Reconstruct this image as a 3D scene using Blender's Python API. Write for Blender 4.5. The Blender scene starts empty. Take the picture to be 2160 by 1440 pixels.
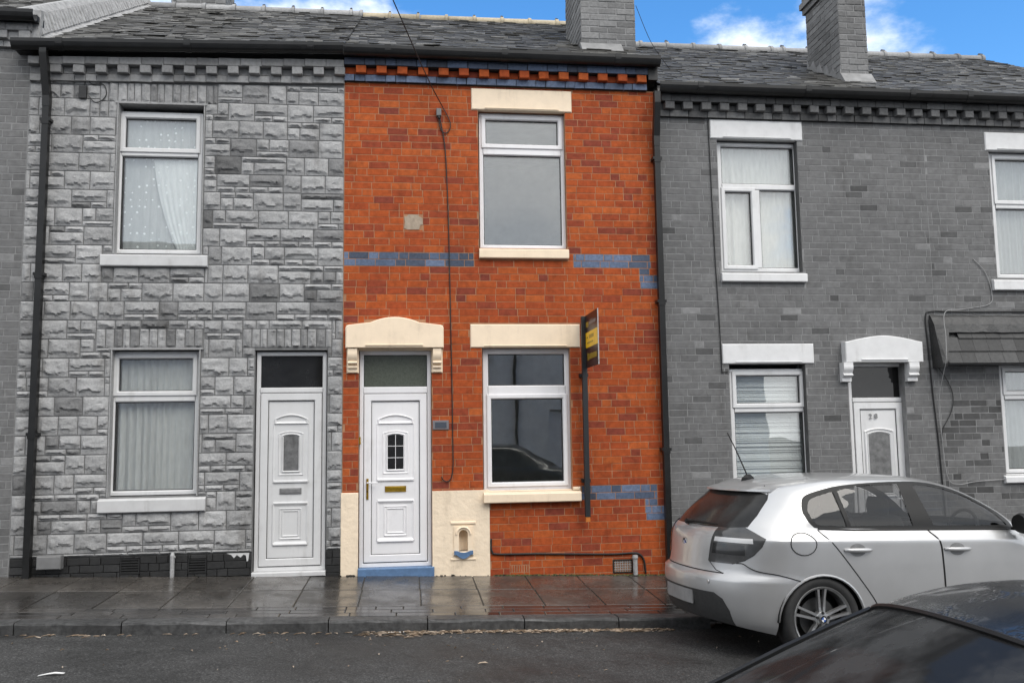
import bpy, bmesh, math, random
import numpy as np
from mathutils import Vector, Matrix, noise as mnoise
random.seed(7)
R = math.radians
scene = bpy.context.scene
COL = scene.collection

# ------------------------------------------------------------------ camera
CAM_D, CAM_Z = 9.72, 1.60
YAW, PITCH, ROLL = 0.118969, 0.101594, -0.01378
cam_data = bpy.data.cameras.new('camera')
cam = bpy.data.objects.new('camera', cam_data); COL.objects.link(cam)
_f = Vector((math.sin(YAW)*math.cos(PITCH), math.cos(YAW)*math.cos(PITCH), math.sin(PITCH)))
_r = Vector((math.cos(YAW), -math.sin(YAW), 0)); _u = _r.cross(_f)
_r2 = math.cos(ROLL)*_r + math.sin(ROLL)*_u; _u2 = -math.sin(ROLL)*_r + math.cos(ROLL)*_u
cam.matrix_world = Matrix(((_r2.x, _u2.x, -_f.x, 0), (_r2.y, _u2.y, -_f.y, -CAM_D), (_r2.z, _u2.z, -_f.z, CAM_Z), (0, 0, 0, 1)))
cam_data.sensor_width = 36.0; cam_data.lens = 30.0
cam_data.clip_start = 0.05; cam_data.clip_end = 3000
scene.camera = cam

# ------------------------------------------------------------------ sky, sun, exposure
world = bpy.data.worlds.new('World'); scene.world = world; world.use_nodes = True
SUN_EL, SUN_AZ = R(50), R(28)          # azimuth: to the right behind the camera
def build_sky():
    nt = world.node_tree; N = nt.nodes; L = nt.links
    for n in list(N): N.remove(n)
    def nd(t, **k):
        n = N.new(t)
        for a, b in k.items(): setattr(n, a, b)
        return n
    out = nd('ShaderNodeOutputWorld')
    sky = nd('ShaderNodeTexSky', sky_type='NISHITA', sun_disc=False)
    sky.sun_elevation = SUN_EL; sky.sun_rotation = math.pi - SUN_AZ
    sky.air_density = 1.0; sky.dust_density = 0.3; sky.ozone_density = 3.0
    hsv = nd('ShaderNodeHueSaturation'); hsv.inputs['Saturation'].default_value = 1.28; hsv.inputs['Value'].default_value = 1.12
    L.new(sky.outputs[0], hsv.inputs['Color'])
    bg1 = nd('ShaderNodeBackground'); bg1.inputs[1].default_value = 0.15
    L.new(hsv.outputs[0], bg1.inputs[0])
    tc = nd('ShaderNodeTexCoord')
    # broken cloud over the whole dome
    mp = nd('ShaderNodeMapping'); mp.inputs['Scale'].default_value = (1.0, 1.0, 1.9); mp.inputs['Location'].default_value = (0.35, 0.1, 0.62)
    L.new(tc.outputs['Generated'], mp.inputs[0])
    n1 = nd('ShaderNodeTexNoise'); n1.inputs['Scale'].default_value = 3.6; n1.inputs['Detail'].default_value = 9; n1.inputs['Roughness'].default_value = 0.58
    L.new(mp.outputs[0], n1.inputs['Vector'])
    # the break in the cloud lies ahead; the rest of the dome is overcast, as the soft light shows
    dot = nd('ShaderNodeVectorMath', operation='DOT_PRODUCT'); dot.inputs[1].default_value = Vector((0.25, 0.90, 0.42)).normalized()
    L.new(tc.outputs['Generated'], dot.inputs[0])
    gap = nd('ShaderNodeMapRange'); gap.interpolation_type = 'SMOOTHSTEP'
    gap.inputs['From Min'].default_value = 0.68; gap.inputs['From Max'].default_value = 0.93; gap.inputs['To Min'].default_value = 0.30; gap.inputs['To Max'].default_value = 0.0
    L.new(dot.outputs['Value'], gap.inputs['Value'])
    add = nd('ShaderNodeMath', operation='ADD'); L.new(n1.outputs['Fac'], add.inputs[0]); L.new(gap.outputs[0], add.inputs[1])
    ramp = nd('ShaderNodeMapRange'); ramp.interpolation_type = 'SMOOTHSTEP'
    ramp.inputs['From Min'].default_value = 0.505; ramp.inputs['From Max'].default_value = 0.69
    L.new(add.outputs[0], ramp.inputs['Value'])
    ccol = nd('ShaderNodeMixRGB'); ccol.inputs[1].default_value = (0.60, 0.65, 0.72, 1); ccol.inputs[2].default_value = (1.0, 1.0, 1.0, 1)
    n2 = nd('ShaderNodeTexNoise'); n2.inputs['Scale'].default_value = 2.2; n2.inputs['Detail'].default_value = 6; L.new(mp.outputs[0], n2.inputs['Vector'])
    sh2 = nd('ShaderNodeMapRange'); sh2.inputs['From Min'].default_value = 0.38; sh2.inputs['From Max'].default_value = 0.66; L.new(n2.outputs['Fac'], sh2.inputs['Value'])
    L.new(sh2.outputs[0], ccol.inputs[0])
    bg2 = nd('ShaderNodeBackground'); bg2.inputs[1].default_value = 1.22
    L.new(ccol.outputs[0], bg2.inputs[0])
    mix = nd('ShaderNodeMixShader')
    L.new(ramp.outputs[0], mix.inputs[0]); L.new(bg1.outputs[0], mix.inputs[1]); L.new(bg2.outputs[0], mix.inputs[2])
    L.new(mix.outputs[0], out.inputs[0])
build_sky()
sun_data = bpy.data.lights.new('sun', 'SUN'); sun = bpy.data.objects.new('sun', sun_data); COL.objects.link(sun)
sun_data.energy = 1.5; sun_data.angle = R(40); sun_data.color = (1.0, 0.95, 0.88)
_sd = Vector((math.sin(SUN_AZ)*math.cos(SUN_EL), -math.cos(SUN_AZ)*math.cos(SUN_EL), math.sin(SUN_EL)))
sun.rotation_euler = _sd.to_track_quat('Z', 'Y').to_euler(); sun.location = _sd*40
scene.view_settings.view_transform = 'Standard'; scene.view_settings.look = 'None'
scene.view_settings.gamma = 1.0; scene.view_settings.use_curve_mapping = False
scene.view_settings.exposure = 0.60
scene.render.engine = 'CYCLES'

# ------------------------------------------------------------------ materials
def newmat(name):
    m = bpy.data.materials.new(name); m.use_nodes = True
    nt = m.node_tree; b = nt.nodes['Principled BSDF']
    return m, nt, b
def node(nt, t, **k):
    n = nt.nodes.new(t)
    for a, v in k.items(): setattr(n, a, v)
    return n
def noise_tex(nt, scale, detail=6, rough=0.6, coord='pos', stretch=None):
    if coord == 'pos': src = node(nt, 'ShaderNodeNewGeometry').outputs['Position']
    else: src = node(nt, 'ShaderNodeTexCoord').outputs['Object']
    if stretch:
        mp = node(nt, 'ShaderNodeMapping'); mp.inputs['Scale'].default_value = stretch
        nt.links.new(src, mp.inputs[0]); src = mp.outputs[0]
    t = node(nt, 'ShaderNodeTexNoise'); t.inputs['Scale'].default_value = scale; t.inputs['Detail'].default_value = detail; t.inputs['Roughness'].default_value = rough
    nt.links.new(src, t.inputs['Vector'])
    return t
def bump(nt, b, fac, strength, dist=0.004):
    bp = node(nt, 'ShaderNodeBump'); bp.inputs['Strength'].default_value = strength; bp.inputs['Distance'].default_value = dist
    nt.links.new(fac, bp.inputs['Height']); nt.links.new(bp.outputs[0], b.inputs['Normal']); return bp
def mulcol(nt, a, bsock, fac=1.0):
    m = node(nt, 'ShaderNodeMixRGB', blend_type='MULTIPLY'); m.inputs[0].default_value = fac
    nt.links.new(a, m.inputs[1]); nt.links.new(bsock, m.inputs[2]); return m.outputs[0]
def ramp_node(nt, stops, src=None, interp='LINEAR'):
    r = node(nt, 'ShaderNodeValToRGB'); r.color_ramp.interpolation = interp
    el = r.color_ramp.elements
    while len(el) < len(stops): el.new(0.5)
    for e, (p, c) in zip(el, stops): e.position = p; e.color = (*c, 1) if len(c) == 3 else c
    if src is not None: nt.links.new(src, r.inputs[0])
    return r
def grey(v): return (v, v, v)
def piece_mat(name, stops, rough=0.85, var=0.35, bump_s=0.35, nscale=28, spec=0.3, big=1.2, bigvar=0.25, bdist=0.004, grime=0.0, chisel=0.0):
    """colour picked per piece: object colour red channel (parts) + vertex attribute v (joined pieces)"""
    m, nt, b = newmat(name); L = nt.links
    oi = node(nt, 'ShaderNodeObjectInfo'); sep = node(nt, 'ShaderNodeSeparateColor'); L.new(oi.outputs['Color'], sep.inputs[0])
    at = node(nt, 'ShaderNodeAttribute', attribute_name='v')
    ad = node(nt, 'ShaderNodeMath', operation='ADD'); L.new(sep.outputs[0], ad.inputs[0]); L.new(at.outputs['Fac'], ad.inputs[1])
    rp = ramp_node(nt, stops, ad.outputs[0])
    n = noise_tex(nt, nscale, 8, 0.65)
    mr = node(nt, 'ShaderNodeMapRange'); mr.inputs[1].default_value = 0.3; mr.inputs[2].default_value = 0.7; mr.inputs[3].default_value = 1-var; mr.inputs[4].default_value = 1+var*0.6
    L.new(n.outputs['Fac'], mr.inputs[0])
    c = mulcol(nt, rp.outputs[0], mr.outputs[0])
    n2 = noise_tex(nt, big, 4, 0.6)
    mr2 = node(nt, 'ShaderNodeMapRange'); mr2.inputs[1].default_value = 0.3; mr2.inputs[2].default_value = 0.7; mr2.inputs[3].default_value = 1-bigvar; mr2.inputs[4].default_value = 1+bigvar
    L.new(n2.outputs['Fac'], mr2.inputs[0])
    c = mulcol(nt, c, mr2.outputs[0])
    if grime: c = run_off(nt, c, grime, 3.2)
    L.new(c, b.inputs['Base Color']); b.inputs['Roughness'].default_value = rough; b.inputs['Specular IOR Level'].default_value = spec
    n3 = noise_tex(nt, nscale*3.5, 6, 0.7)
    bp = bump(nt, b, n3.outputs['Fac'], bump_s, bdist)
    if chisel:
        n4 = noise_tex(nt, 34, 5, 0.75, stretch=(1, 1, 1.5)); b2 = node(nt, 'ShaderNodeBump'); b2.inputs['Strength'].default_value = chisel; b2.inputs['Distance'].default_value = 0.03
        L.new(n4.outputs['Fac'], b2.inputs['Height']); L.new(b2.outputs[0], bp.inputs['Normal'])
    return m
def run_off(nt, c, amount, scale=5.0):
    """vertical dirt runs and smudges"""
    n = noise_tex(nt, scale, 7, 0.7, stretch=(1.6, 1.6, 0.16)); n2 = noise_tex(nt, 3.1, 6, 0.65)
    ad = node(nt, 'ShaderNodeMath', operation='ADD'); nt.links.new(n.outputs['Fac'], ad.inputs[0]); nt.links.new(n2.outputs['Fac'], ad.inputs[1])
    mr = node(nt, 'ShaderNodeMapRange'); mr.interpolation_type = 'SMOOTHSTEP'; mr.inputs[1].default_value = 1.02; mr.inputs[2].default_value = 1.38; mr.inputs[3].default_value = 0.0; mr.inputs[4].default_value = amount
    nt.links.new(ad.outputs[0], mr.inputs[0])
    mx = node(nt, 'ShaderNodeMixRGB', blend_type='MULTIPLY'); nt.links.new(mr.outputs[0], mx.inputs[0]); nt.links.new(c, mx.inputs[1]); mx.inputs[2].default_value = (0.30, 0.275, 0.24, 1)
    return mx.outputs[0]
def plain(name, col, rough=0.5, metal=0.0, var=0.12, scale=6, bump_s=0.0, bscale=60, spec=0.5, coat=0.0, stretch=None, bdist=0.003, grime=0.0):
    m, nt, b = newmat(name); L = nt.links
    n = noise_tex(nt, scale, 6, 0.6, stretch=stretch)
    mr = node(nt, 'ShaderNodeMapRange'); mr.inputs[1].default_value = 0.3; mr.inputs[2].default_value = 0.7; mr.inputs[3].default_value = 1-var; mr.inputs[4].default_value = 1+var
    L.new(n.outputs['Fac'], mr.inputs[0])
    rgb = node(nt, 'ShaderNodeRGB'); rgb.outputs[0].default_value = (*col, 1)
    c = mulcol(nt, rgb.outputs[0], mr.outputs[0])
    if grime: c = run_off(nt, c, grime)
    L.new(c, b.inputs['Base Color'])
    b.inputs['Roughness'].default_value = rough; b.inputs['Metallic'].default_value = metal; b.inputs['Specular IOR Level'].default_value = spec
    b.inputs['Coat Weight'].default_value = coat
    if bump_s:
        n3 = noise_tex(nt, bscale, 6, 0.65); bump(nt, b, n3.outputs['Fac'], bump_s, bdist)
    return m
def glass_mat(name, tint, f0=0.09, rough=0.0, wav=0.0, f1=1.0):
    """clear glass: see-through mixed with mirror reflection that grows towards grazing angles"""
    m, nt, b = newmat(name); L = nt.links; nt.nodes.remove(b)
    out = nt.nodes['Material Output']
    tr = node(nt, 'ShaderNodeBsdfTransparent'); tr.inputs[0].default_value = (*tint, 1)
    gl = node(nt, 'ShaderNodeBsdfGlossy'); gl.inputs['Roughness'].default_value = rough; gl.inputs[0].default_value = (1, 1, 1, 1)
    lw = node(nt, 'ShaderNodeLayerWeight'); lw.inputs[0].default_value = 0.5
    pw = node(nt, 'ShaderNodeMath', operation='POWER'); pw.inputs[1].default_value = 5.0; L.new(lw.outputs['Facing'], pw.inputs[0])
    fr = node(nt, 'ShaderNodeMapRange'); fr.inputs[3].default_value = f0; fr.inputs[4].default_value = f1; L.new(pw.outputs[0], fr.inputs[0])
    mx = node(nt, 'ShaderNodeMixShader')
    L.new(fr.outputs[0], mx.inputs[0]); L.new(tr.outputs[0], mx.inputs[1]); L.new(gl.outputs[0], mx.inputs[2]); L.new(mx.outputs[0], out.inputs[0])
    if wav:
        n = noise_tex(nt, 1.6, 2, 0.5); bp = node(nt, 'ShaderNodeBump'); bp.inputs['Strength'].default_value = wav; bp.inputs['Distance'].default_value = 0.01
        L.new(n.outputs['Fac'], bp.inputs['Height']); L.new(bp.outputs[0], gl.inputs['Normal'])
    return m
M = {}
M['brick_red'] = piece_mat('brick_red', [(0.0, (0.185, 0.040, 0.026)), (0.15, (0.25, 0.048, 0.022)), (0.3, (0.325, 0.059, 0.016)), (0.7, (0.385, 0.076, 0.016)), (1.0, (0.445, 0.104, 0.024))], var=0.34, bigvar=0.12, nscale=15, grime=.55)
M['brick_blue'] = piece_mat('brick_blue', [(0.0, (0.05, 0.06, 0.085)), (0.5, (0.095, 0.130, 0.205)), (1.0, (0.145, 0.19, 0.29))], rough=0.6, var=0.35)
M['brick_grey'] = piece_mat('brick_grey', [(0.0, grey(0.06)), (0.12, grey(0.10)), (0.25, grey(0.125)), (0.8, grey(0.165)), (1.0, grey(0.225))], var=0.24, bigvar=0.12, nscale=14, grime=.45)
M['brick_dark'] = piece_mat('brick_dark', [(0.0, grey(0.012)), (1.0, grey(0.028))], rough=0.55, var=0.4, spec=0.5)
M['brick_cornice_grey'] = piece_mat('brick_cornice_grey', [(0.0, grey(0.17)), (1.0, grey(0.30))], var=0.25)
M['brick_chimney'] = piece_mat('brick_chimney', [(0.0, grey(0.14)), (1.0, grey(0.22))], var=0.25, bump_s=0.6)
M['stone'] = piece_mat('stone', [(0.0, grey(0.14)), (0.1, grey(0.205)), (0.25, grey(0.315)), (1.0, grey(0.40))], var=0.22, nscale=45, bump_s=0.6, bigvar=0.16, grime=.5, chisel=.45)
M['slate'] = piece_mat('slate', [(0.0, (.022, .021, .019)), (0.5, (.062, .059, .053)), (0.72, (.15, .143, .130)), (0.9, (.39, .38, .355)), (1.0, (.64, .62, .59))], rough=0.6, var=0.30, nscale=9, spec=0.5, bump_s=0.5)
M['flag'] = None
M['mortar'] = plain('mortar', (0.34, 0.175, 0.095), 0.95, var=0.25, scale=9, bump_s=0.5, bscale=120)
M['mortar_grey'] = plain('mortar_grey', grey(0.225), 0.95, var=0.25, scale=9, bump_s=0.5, bscale=120)
M['mortar_stone'] = plain('mortar_stone', grey(0.17), 0.95, var=0.25, scale=9, bump_s=0.5, bscale=120)
M['mortar_dark'] = plain('mortar_dark', grey(0.02), 0.9, var=0.3, scale=9, bump_s=0.4)
M['cement'] = plain('cement', (0.36, 0.29, 0.22), 0.95, var=0.2, scale=20, bump_s=0.8, bscale=40)
M['cream'] = plain('cream', (0.86, 0.705, 0.525), 0.6, var=0.05, scale=7, bump_s=0.18, bscale=30, bdist=0.006, grime=.28)
M['cream_rough'] = plain('cream_rough', (0.86, 0.715, 0.54), 0.65, var=0.06, scale=9, bump_s=0.55, bscale=9, bdist=0.02, stretch=(1, 1, 2.2), grime=.35)
M['white_paint'] = plain('white_paint', grey(0.68), 0.55, var=0.06, scale=8, bump_s=0.2, bscale=30, grime=.3)
M['pale_sill'] = plain('pale_sill', grey(0.55), 0.6, var=0.06, scale=8, bump_s=0.2, bscale=30, grime=.35)
M['upvc'] = plain('upvc', (0.80, 0.79, 0.80), 0.28, var=0.04, scale=3, grime=.22)
M['upvc_grey'] = plain('upvc_grey', grey(0.64), 0.3, var=0.05, scale=3, grime=.25)
M['gasket'] = plain('gasket', grey(0.02), 0.6)
M['black_plastic'] = plain('black_plastic', grey(0.012), 0.35, var=0.3, spec=.35)
M['iron'] = plain('iron', grey(0.012), 0.5, var=0.4, scale=20, bump_s=0.3)
M['lead'] = plain('lead', grey(0.22), 0.6, var=0.25, scale=8, bump_s=0.5, bscale=25)
M['lead_dark'] = plain('lead_dark', grey(0.035), 0.5, var=0.35, scale=8, bump_s=0.7, bscale=14, bdist=0.02)
M['flaunch'] = plain('flaunch', grey(0.30), 0.9, var=0.3, scale=14, bump_s=0.8, bscale=30, bdist=0.01)
M['ridge_grey'] = piece_mat('ridge_grey', [(0, grey(0.22)), (1, grey(0.34))], var=0.25)
M['ridge_buff'] = piece_mat('ridge_buff', [(0, (0.33, 0.29, 0.22)), (1, (0.45, 0.39, 0.28))], var=0.25)
M['brass'] = plain('brass', (0.48, 0.30, 0.035), 0.32, metal=0.85, var=0.25, scale=20)
M['steel'] = plain('steel', grey(0.5), 0.3, metal=0.9, var=0.2, scale=20)
M['steel_dull'] = plain('steel_dull', grey(0.22), 0.45, metal=0.3, var=0.2, scale=20)
M['blue_paint'] = plain('blue_paint', (0.10, 0.18, 0.32), 0.45, var=0.2, scale=20, bump_s=0.2)
M['galv'] = plain('galv', grey(0.42), 0.5, metal=0.4, var=0.25, scale=30)
M['box_grey'] = plain('box_grey', grey(0.17), 0.6, var=0.15)
M['glass'] = glass_mat('glass', (0.95, 0.97, 0.965), 0.125, wav=0.16)
M['glass_frost'] = plain('glass_frost', (0.085, 0.095, 0.075), 0.25, var=0.2, scale=60, bump_s=0.3, bscale=90)
M['glass_dark'] = plain('glass_dark', grey(0.012), 0.06, var=0.4, scale=5)
M['glass_pattern'] = plain('glass_pattern', grey(0.14), 0.2, var=0.35, scale=16, bump_s=0.5, bscale=40)
M['room'] = plain('room', (0.70, 0.70, 0.67), 0.9)
M['room_floor'] = plain('room_floor', (0.12, 0.11, 0.10), 0.9)
M['render_pale'] = plain('render_pale', grey(0.80), 0.9, var=0.12, scale=3, bump_s=0.6, bscale=150)
M['pole_wood'] = plain('pole_wood', (0.09, 0.075, 0.06), 0.85, var=0.3, scale=10)
M['cable'] = plain('cable', grey(0.012), 0.6)
M['cable_white'] = plain('cable_white', grey(0.30), 0.6)
def fabric(name, col, dots=False, trans=0.35):
    m, nt, b = newmat(name); L = nt.links
    n = noise_tex(nt, 30, 5, 0.6, stretch=(1, 1, 0.25))
    mr = node(nt, 'ShaderNodeMapRange'); mr.inputs[1].default_value = 0.3; mr.inputs[2].default_value = 0.7; mr.inputs[3].default_value = 0.86; mr.inputs[4].default_value = 1.08
    L.new(n.outputs['Fac'], mr.inputs[0])
    rgb = node(nt, 'ShaderNodeRGB'); rgb.outputs[0].default_value = (*col, 1)
    c = mulcol(nt, rgb.outputs[0], mr.outputs[0])
    if dots:
        g = node(nt, 'ShaderNodeNewGeometry'); mp = node(nt, 'ShaderNodeMapping'); mp.inputs['Scale'].default_value = (1, 0, 1)
        L.new(g.outputs['Position'], mp.inputs[0])
        vo = node(nt, 'ShaderNodeTexVoronoi'); vo.inputs['Scale'].default_value = 13; vo.inputs['Randomness'].default_value = 0.35
        L.new(mp.outputs[0], vo.inputs['Vector'])
        ls = node(nt, 'ShaderNodeMath', operation='LESS_THAN'); ls.inputs[1].default_value = 0.17; L.new(vo.outputs['Distance'], ls.inputs[0])
        mx = node(nt, 'ShaderNodeMixRGB'); L.new(ls.outputs[0], mx.inputs[0]); L.new(c, mx.inputs[1]); mx.inputs[2].default_value = (0.85, 0.85, 0.85, 1); c = mx.outputs[0]
    L.new(c, b.inputs['Base Color']); b.inputs['Roughness'].default_value = 0.9; b.inputs['Specular IOR Level'].default_value = 0.1
    return m
M['net'] = fabric('net', (0.60, 0.58, 0.56)); M['net_dots'] = fabric('net_dots', grey(0.42), True); M['net_drape'] = fabric('net_drape', grey(0.68), True)
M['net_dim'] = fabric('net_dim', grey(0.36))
M['blind'] = plain('blind', grey(0.62), 0.5, var=0.04)
def wet_stone(name, c0, c1, rmin, rmax, bs, tint=None):
    m, nt, b = newmat(name); L = nt.links
    oi = node(nt, 'ShaderNodeObjectInfo'); sep = node(nt, 'ShaderNodeSeparateColor'); L.new(oi.outputs['Color'], sep.inputs[0])
    rp = ramp_node(nt, [(0, c0), (1, c1)], sep.outputs[0])
    n = noise_tex(nt, 22, 8, 0.7); mr = node(nt, 'ShaderNodeMapRange'); mr.inputs[1].default_value = 0.3; mr.inputs[2].default_value = 0.7; mr.inputs[3].default_value = 0.5 if not tint else tint; mr.inputs[4].default_value = 1.4
    L.new(n.outputs['Fac'], mr.inputs[0]); c = mulcol(nt, rp.outputs[0], mr.outputs[0])
    ns = noise_tex(nt, 1.7, 7, 0.68); ms = node(nt, 'ShaderNodeMapRange'); ms.inputs[1].default_value = 0.35; ms.inputs[2].default_value = 0.65; ms.inputs[3].default_value = 0.6; ms.inputs[4].default_value = 1.35; L.new(ns.outputs['Fac'], ms.inputs[0])
    L.new(mulcol(nt, c, ms.outputs[0]), b.inputs['Base Color'])
    n2 = noise_tex(nt, 2.6, 5, 0.6); r2 = node(nt, 'ShaderNodeMapRange'); r2.inputs[1].default_value = 0.36; r2.inputs[2].default_value = 0.62; r2.inputs[3].default_value = rmin; r2.inputs[4].default_value = rmax
    L.new(n2.outputs['Fac'], r2.inputs[0]); L.new(r2.outputs[0], b.inputs['Roughness'])
    n3 = noise_tex(nt, 45, 6, 0.7); bump(nt, b, n3.outputs['Fac'], bs, 0.003)
    b.inputs['Specular IOR Level'].default_value = 0.5
    return m
M['flag'] = wet_stone('flag', (0.034, 0.031, 0.028), (0.074, 0.067, 0.060), 0.10, 0.40, 0.12)
M['sett'] = wet_stone('sett', (0.020, 0.018, 0.017), (0.055, 0.050, 0.046), 0.06, 0.26, 0.10)
M['kerb'] = wet_stone('kerb', grey(0.044), grey(0.074), 0.40, 0.7, 0.9, .35)
M['joint'] = plain('joint', (0.060, 0.056, 0.048), 0.7, var=0.35, scale=14, bump_s=0.6)
def asphalt():
    m, nt, b = newmat('asphalt'); L = nt.links
    n = noise_tex(nt, 62, 5, 0.9); n2 = noise_tex(nt, 0.9, 6, 0.6); n4 = noise_tex(nt, 7, 6, 0.65)
    r = ramp_node(nt, [(0.30, grey(0.008)), (0.47, grey(0.030)), (0.57, grey(0.065)), (0.68, grey(0.24))], n.outputs['Fac'])
    mr = node(nt, 'ShaderNodeMapRange'); mr.inputs[1].default_value = 0.3; mr.inputs[2].default_value = 0.7; mr.inputs[3].default_value = 0.55; mr.inputs[4].default_value = 1.45
    L.new(n2.outputs['Fac'], mr.inputs[0]); c = mulcol(nt, r.outputs[0], mr.outputs[0])
    mr4 = node(nt, 'ShaderNodeMapRange'); mr4.inputs[1].default_value = 0.3; mr4.inputs[2].default_value = 0.7; mr4.inputs[3].default_value = 0.8; mr4.inputs[4].default_value = 1.15
    L.new(n4.outputs['Fac'], mr4.inputs[0]); c = mulcol(nt, c, mr4.outputs[0])
    L.new(c, b.inputs['Base Color'])
    rr = node(nt, 'ShaderNodeMapRange'); rr.inputs[1].default_value = 0.35; rr.inputs[2].default_value = 0.65; rr.inputs[3].default_value = 0.45; rr.inputs[4].default_value = 0.8
    L.new(n2.outputs['Fac'], rr.inputs[0]); L.new(rr.outputs[0], b.inputs['Roughness'])
    b.inputs['Specular IOR Level'].default_value = 0.22
    bump(nt, b, n.outputs['Fac'], 0.9, 0.006); return m
M['asphalt'] = asphalt()

# ------------------------------------------------------------------ mesh helpers
class MB:
    def __init__(s): s.v = []; s.f = []; s.a = []
    def add(s, vs, fs, val=None):
        o = len(s.v); s.v += [tuple(p) for p in vs]; s.f += [tuple(i+o for i in f) for f in fs]
        s.a += [0.0 if val is None else val]*len(vs); return s
    def box(s, x0, x1, y0, y1, z0, z1, val=None):
        return s.add([(x0,y0,z0),(x1,y0,z0),(x1,y1,z0),(x0,y1,z0),(x0,y0,z1),(x1,y0,z1),(x1,y1,z1),(x0,y1,z1)],
                     [(0,3,2,1),(4,5,6,7),(0,1,5,4),(1,2,6,5),(2,3,7,6),(3,0,4,7)], val)
    def bbox(s, x0, x1, y0, y1, z0, z1, b=0.004, val=None):
        """box whose front (low y) edges are chamfered"""
        return s.add([(x0,y1,z0),(x1,y1,z0),(x1,y1,z1),(x0,y1,z1),(x0,y0+b,z0),(x1,y0+b,z0),(x1,y0+b,z1),(x0,y0+b,z1),
                      (x0+b,y0,z0+b),(x1-b,y0,z0+b),(x1-b,y0,z1-b),(x0+b,y0,z1-b)],
                     [(0,4,7,3),(1,2,6,5),(0,1,5,4),(3,7,6,2),(4,5,9,8),(5,6,10,9),(6,7,11,10),(7,4,8,11),(8,9,10,11),(0,3,2,1)], val)
    def prism_y(s, poly, y0, y1):
        n = len(poly)
        vs = [(x, y0, z) for x, z in poly]+[(x, y1, z) for x, z in poly]
        return s.add(vs, [tuple(range(n)), tuple(range(2*n-1, n-1, -1))]+[(i+n, (i+1) % n+n, (i+1) % n, i) for i in range(n)])
    def prism_x(s, poly, x0, x1):
        n = len(poly)
        vs = [(x0, y, z) for y, z in poly]+[(x1, y, z) for y, z in poly]
        return s.add(vs, [tuple(range(n-1, -1, -1)), tuple(range(n, 2*n))]+[(i, (i+1) % n, (i+1) % n+n, i+n) for i in range(n)])
    def loops(s, loops, closed=True, cap0=False, cap1=False, val=None):
        n = len(loops[0]); vs = [p for l in loops for p in l]; fs = []
        for k in range(len(loops)-1):
            for i in range(n if closed else n-1):
                j = (i+1) % n; fs.append((k*n+i, k*n+j, (k+1)*n+j, (k+1)*n+i))
        if cap0: fs.append(tuple(range(n-1, -1, -1)))
        if cap1: fs.append(tuple(range((len(loops)-1)*n, len(loops)*n)))
        return s.add(vs, fs, val)
    def ring(s, x0, x1, z0, z1, prof):
        """rectangular mitred frame; prof = [(inset, y), ...]"""
        return s.loops([[(x0+d, y, z0+d), (x1-d, y, z0+d), (x1-d, y, z1-d), (x0+d, y, z1-d)] for d, y in prof])
    def outline(s, pts, prof, cap=False):
        """frame following a closed outline of (x,z); inset by scaling about the middle"""
        xs = [p[0] for p in pts]; zs = [p[1] for p in pts]; cx = (min(xs)+max(xs))/2; cz = (min(zs)+max(zs))/2
        hx = (max(xs)-min(xs))/2; hz = (max(zs)-min(zs))/2
        ls = [[(cx+(x-cx)*(1-d/hx), y, cz+(z-cz)*(1-d/hz)) for x, z in pts] for d, y in prof]
        return s.loops(ls, cap1=cap)
    def tube(s, path, r, n=8, cap=True):
        path = [Vector(p) for p in path]; loops = []
        up = Vector((0, 0, 1)); prev = None
        for i, p in enumerate(path):
            d = (path[min(i+1, len(path)-1)]-path[max(i-1, 0)]).normalized()
            if prev is None:
                a = d.cross(up)
                if a.length < 0.1: a = d.cross(Vector((1, 0, 0)))
            else: a = prev-d*prev.dot(d)
            a.normalize(); prev = a; b = d.cross(a)
            rr = r[i] if isinstance(r, (list, tuple)) else r
            loops.append([p+(a*math.cos(2*math.pi*k/n)+b*math.sin(2*math.pi*k/n))*rr for k in range(n)])
        return s.loops(loops, cap0=cap, cap1=cap)
    def lathe_y(s, prof, n=32, cx=0, cz=0):
        """revolve (r, y) about the y axis"""
        return s.loops([[(cx+r*math.cos(2*math.pi*k/n), y, cz+r*math.sin(2*math.pi*k/n)) for k in range(n)] for r, y in prof])
    def mesh(s, name, smooth=False):
        me = bpy.data.meshes.new(name); me.from_pydata(s.v, [], s.f)
        if any(s.a):
            at = me.attributes.new('v', 'FLOAT', 'POINT'); at.data.foreach_set('value', s.a)
        if smooth: me.polygons.foreach_set('use_smooth', [True]*len(me.polygons))
        me.update(); return me
    def build(s, name, mat, parent=None, smooth=False, fix=True):
        me = s.mesh(name, smooth)
        if fix:
            bm = bmesh.new(); bm.from_mesh(me); bmesh.ops.recalc_face_normals(bm, faces=bm.faces); bm.to_mesh(me); bm.free()
        return link(name, me, mat, parent)
def link(name, me, mat, parent=None):
    o = bpy.data.objects.new(name, me); COL.objects.link(o)
    if mat is not None and len(me.materials) == 0: me.materials.append(M[mat] if isinstance(mat, str) else mat)
    if parent is not None: o.parent = parent
    o.color = (0, 0, 0, 1)
    return o
def tag(o, label=None, cat=None, group=None, kind=None):
    if label: o['label'] = label
    if cat: o['category'] = cat
    if group: o['group'] = group
    if kind: o['kind'] = kind
    return o
def thing(name, label, cat, loc=(0, 0, 0), group=None):
    o = bpy.data.objects.new(name, None); COL.objects.link(o); o.location = loc; o.empty_display_size = 0.1
    return tag(o, label, cat, group)
def shade_auto(o, ang=35):
    me = o.data; me.polygons.foreach_set('use_smooth', [True]*len(me.polygons))
    try: me.set_sharp_from_angle(angle=R(ang))
    except Exception: pass
    return o
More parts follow.
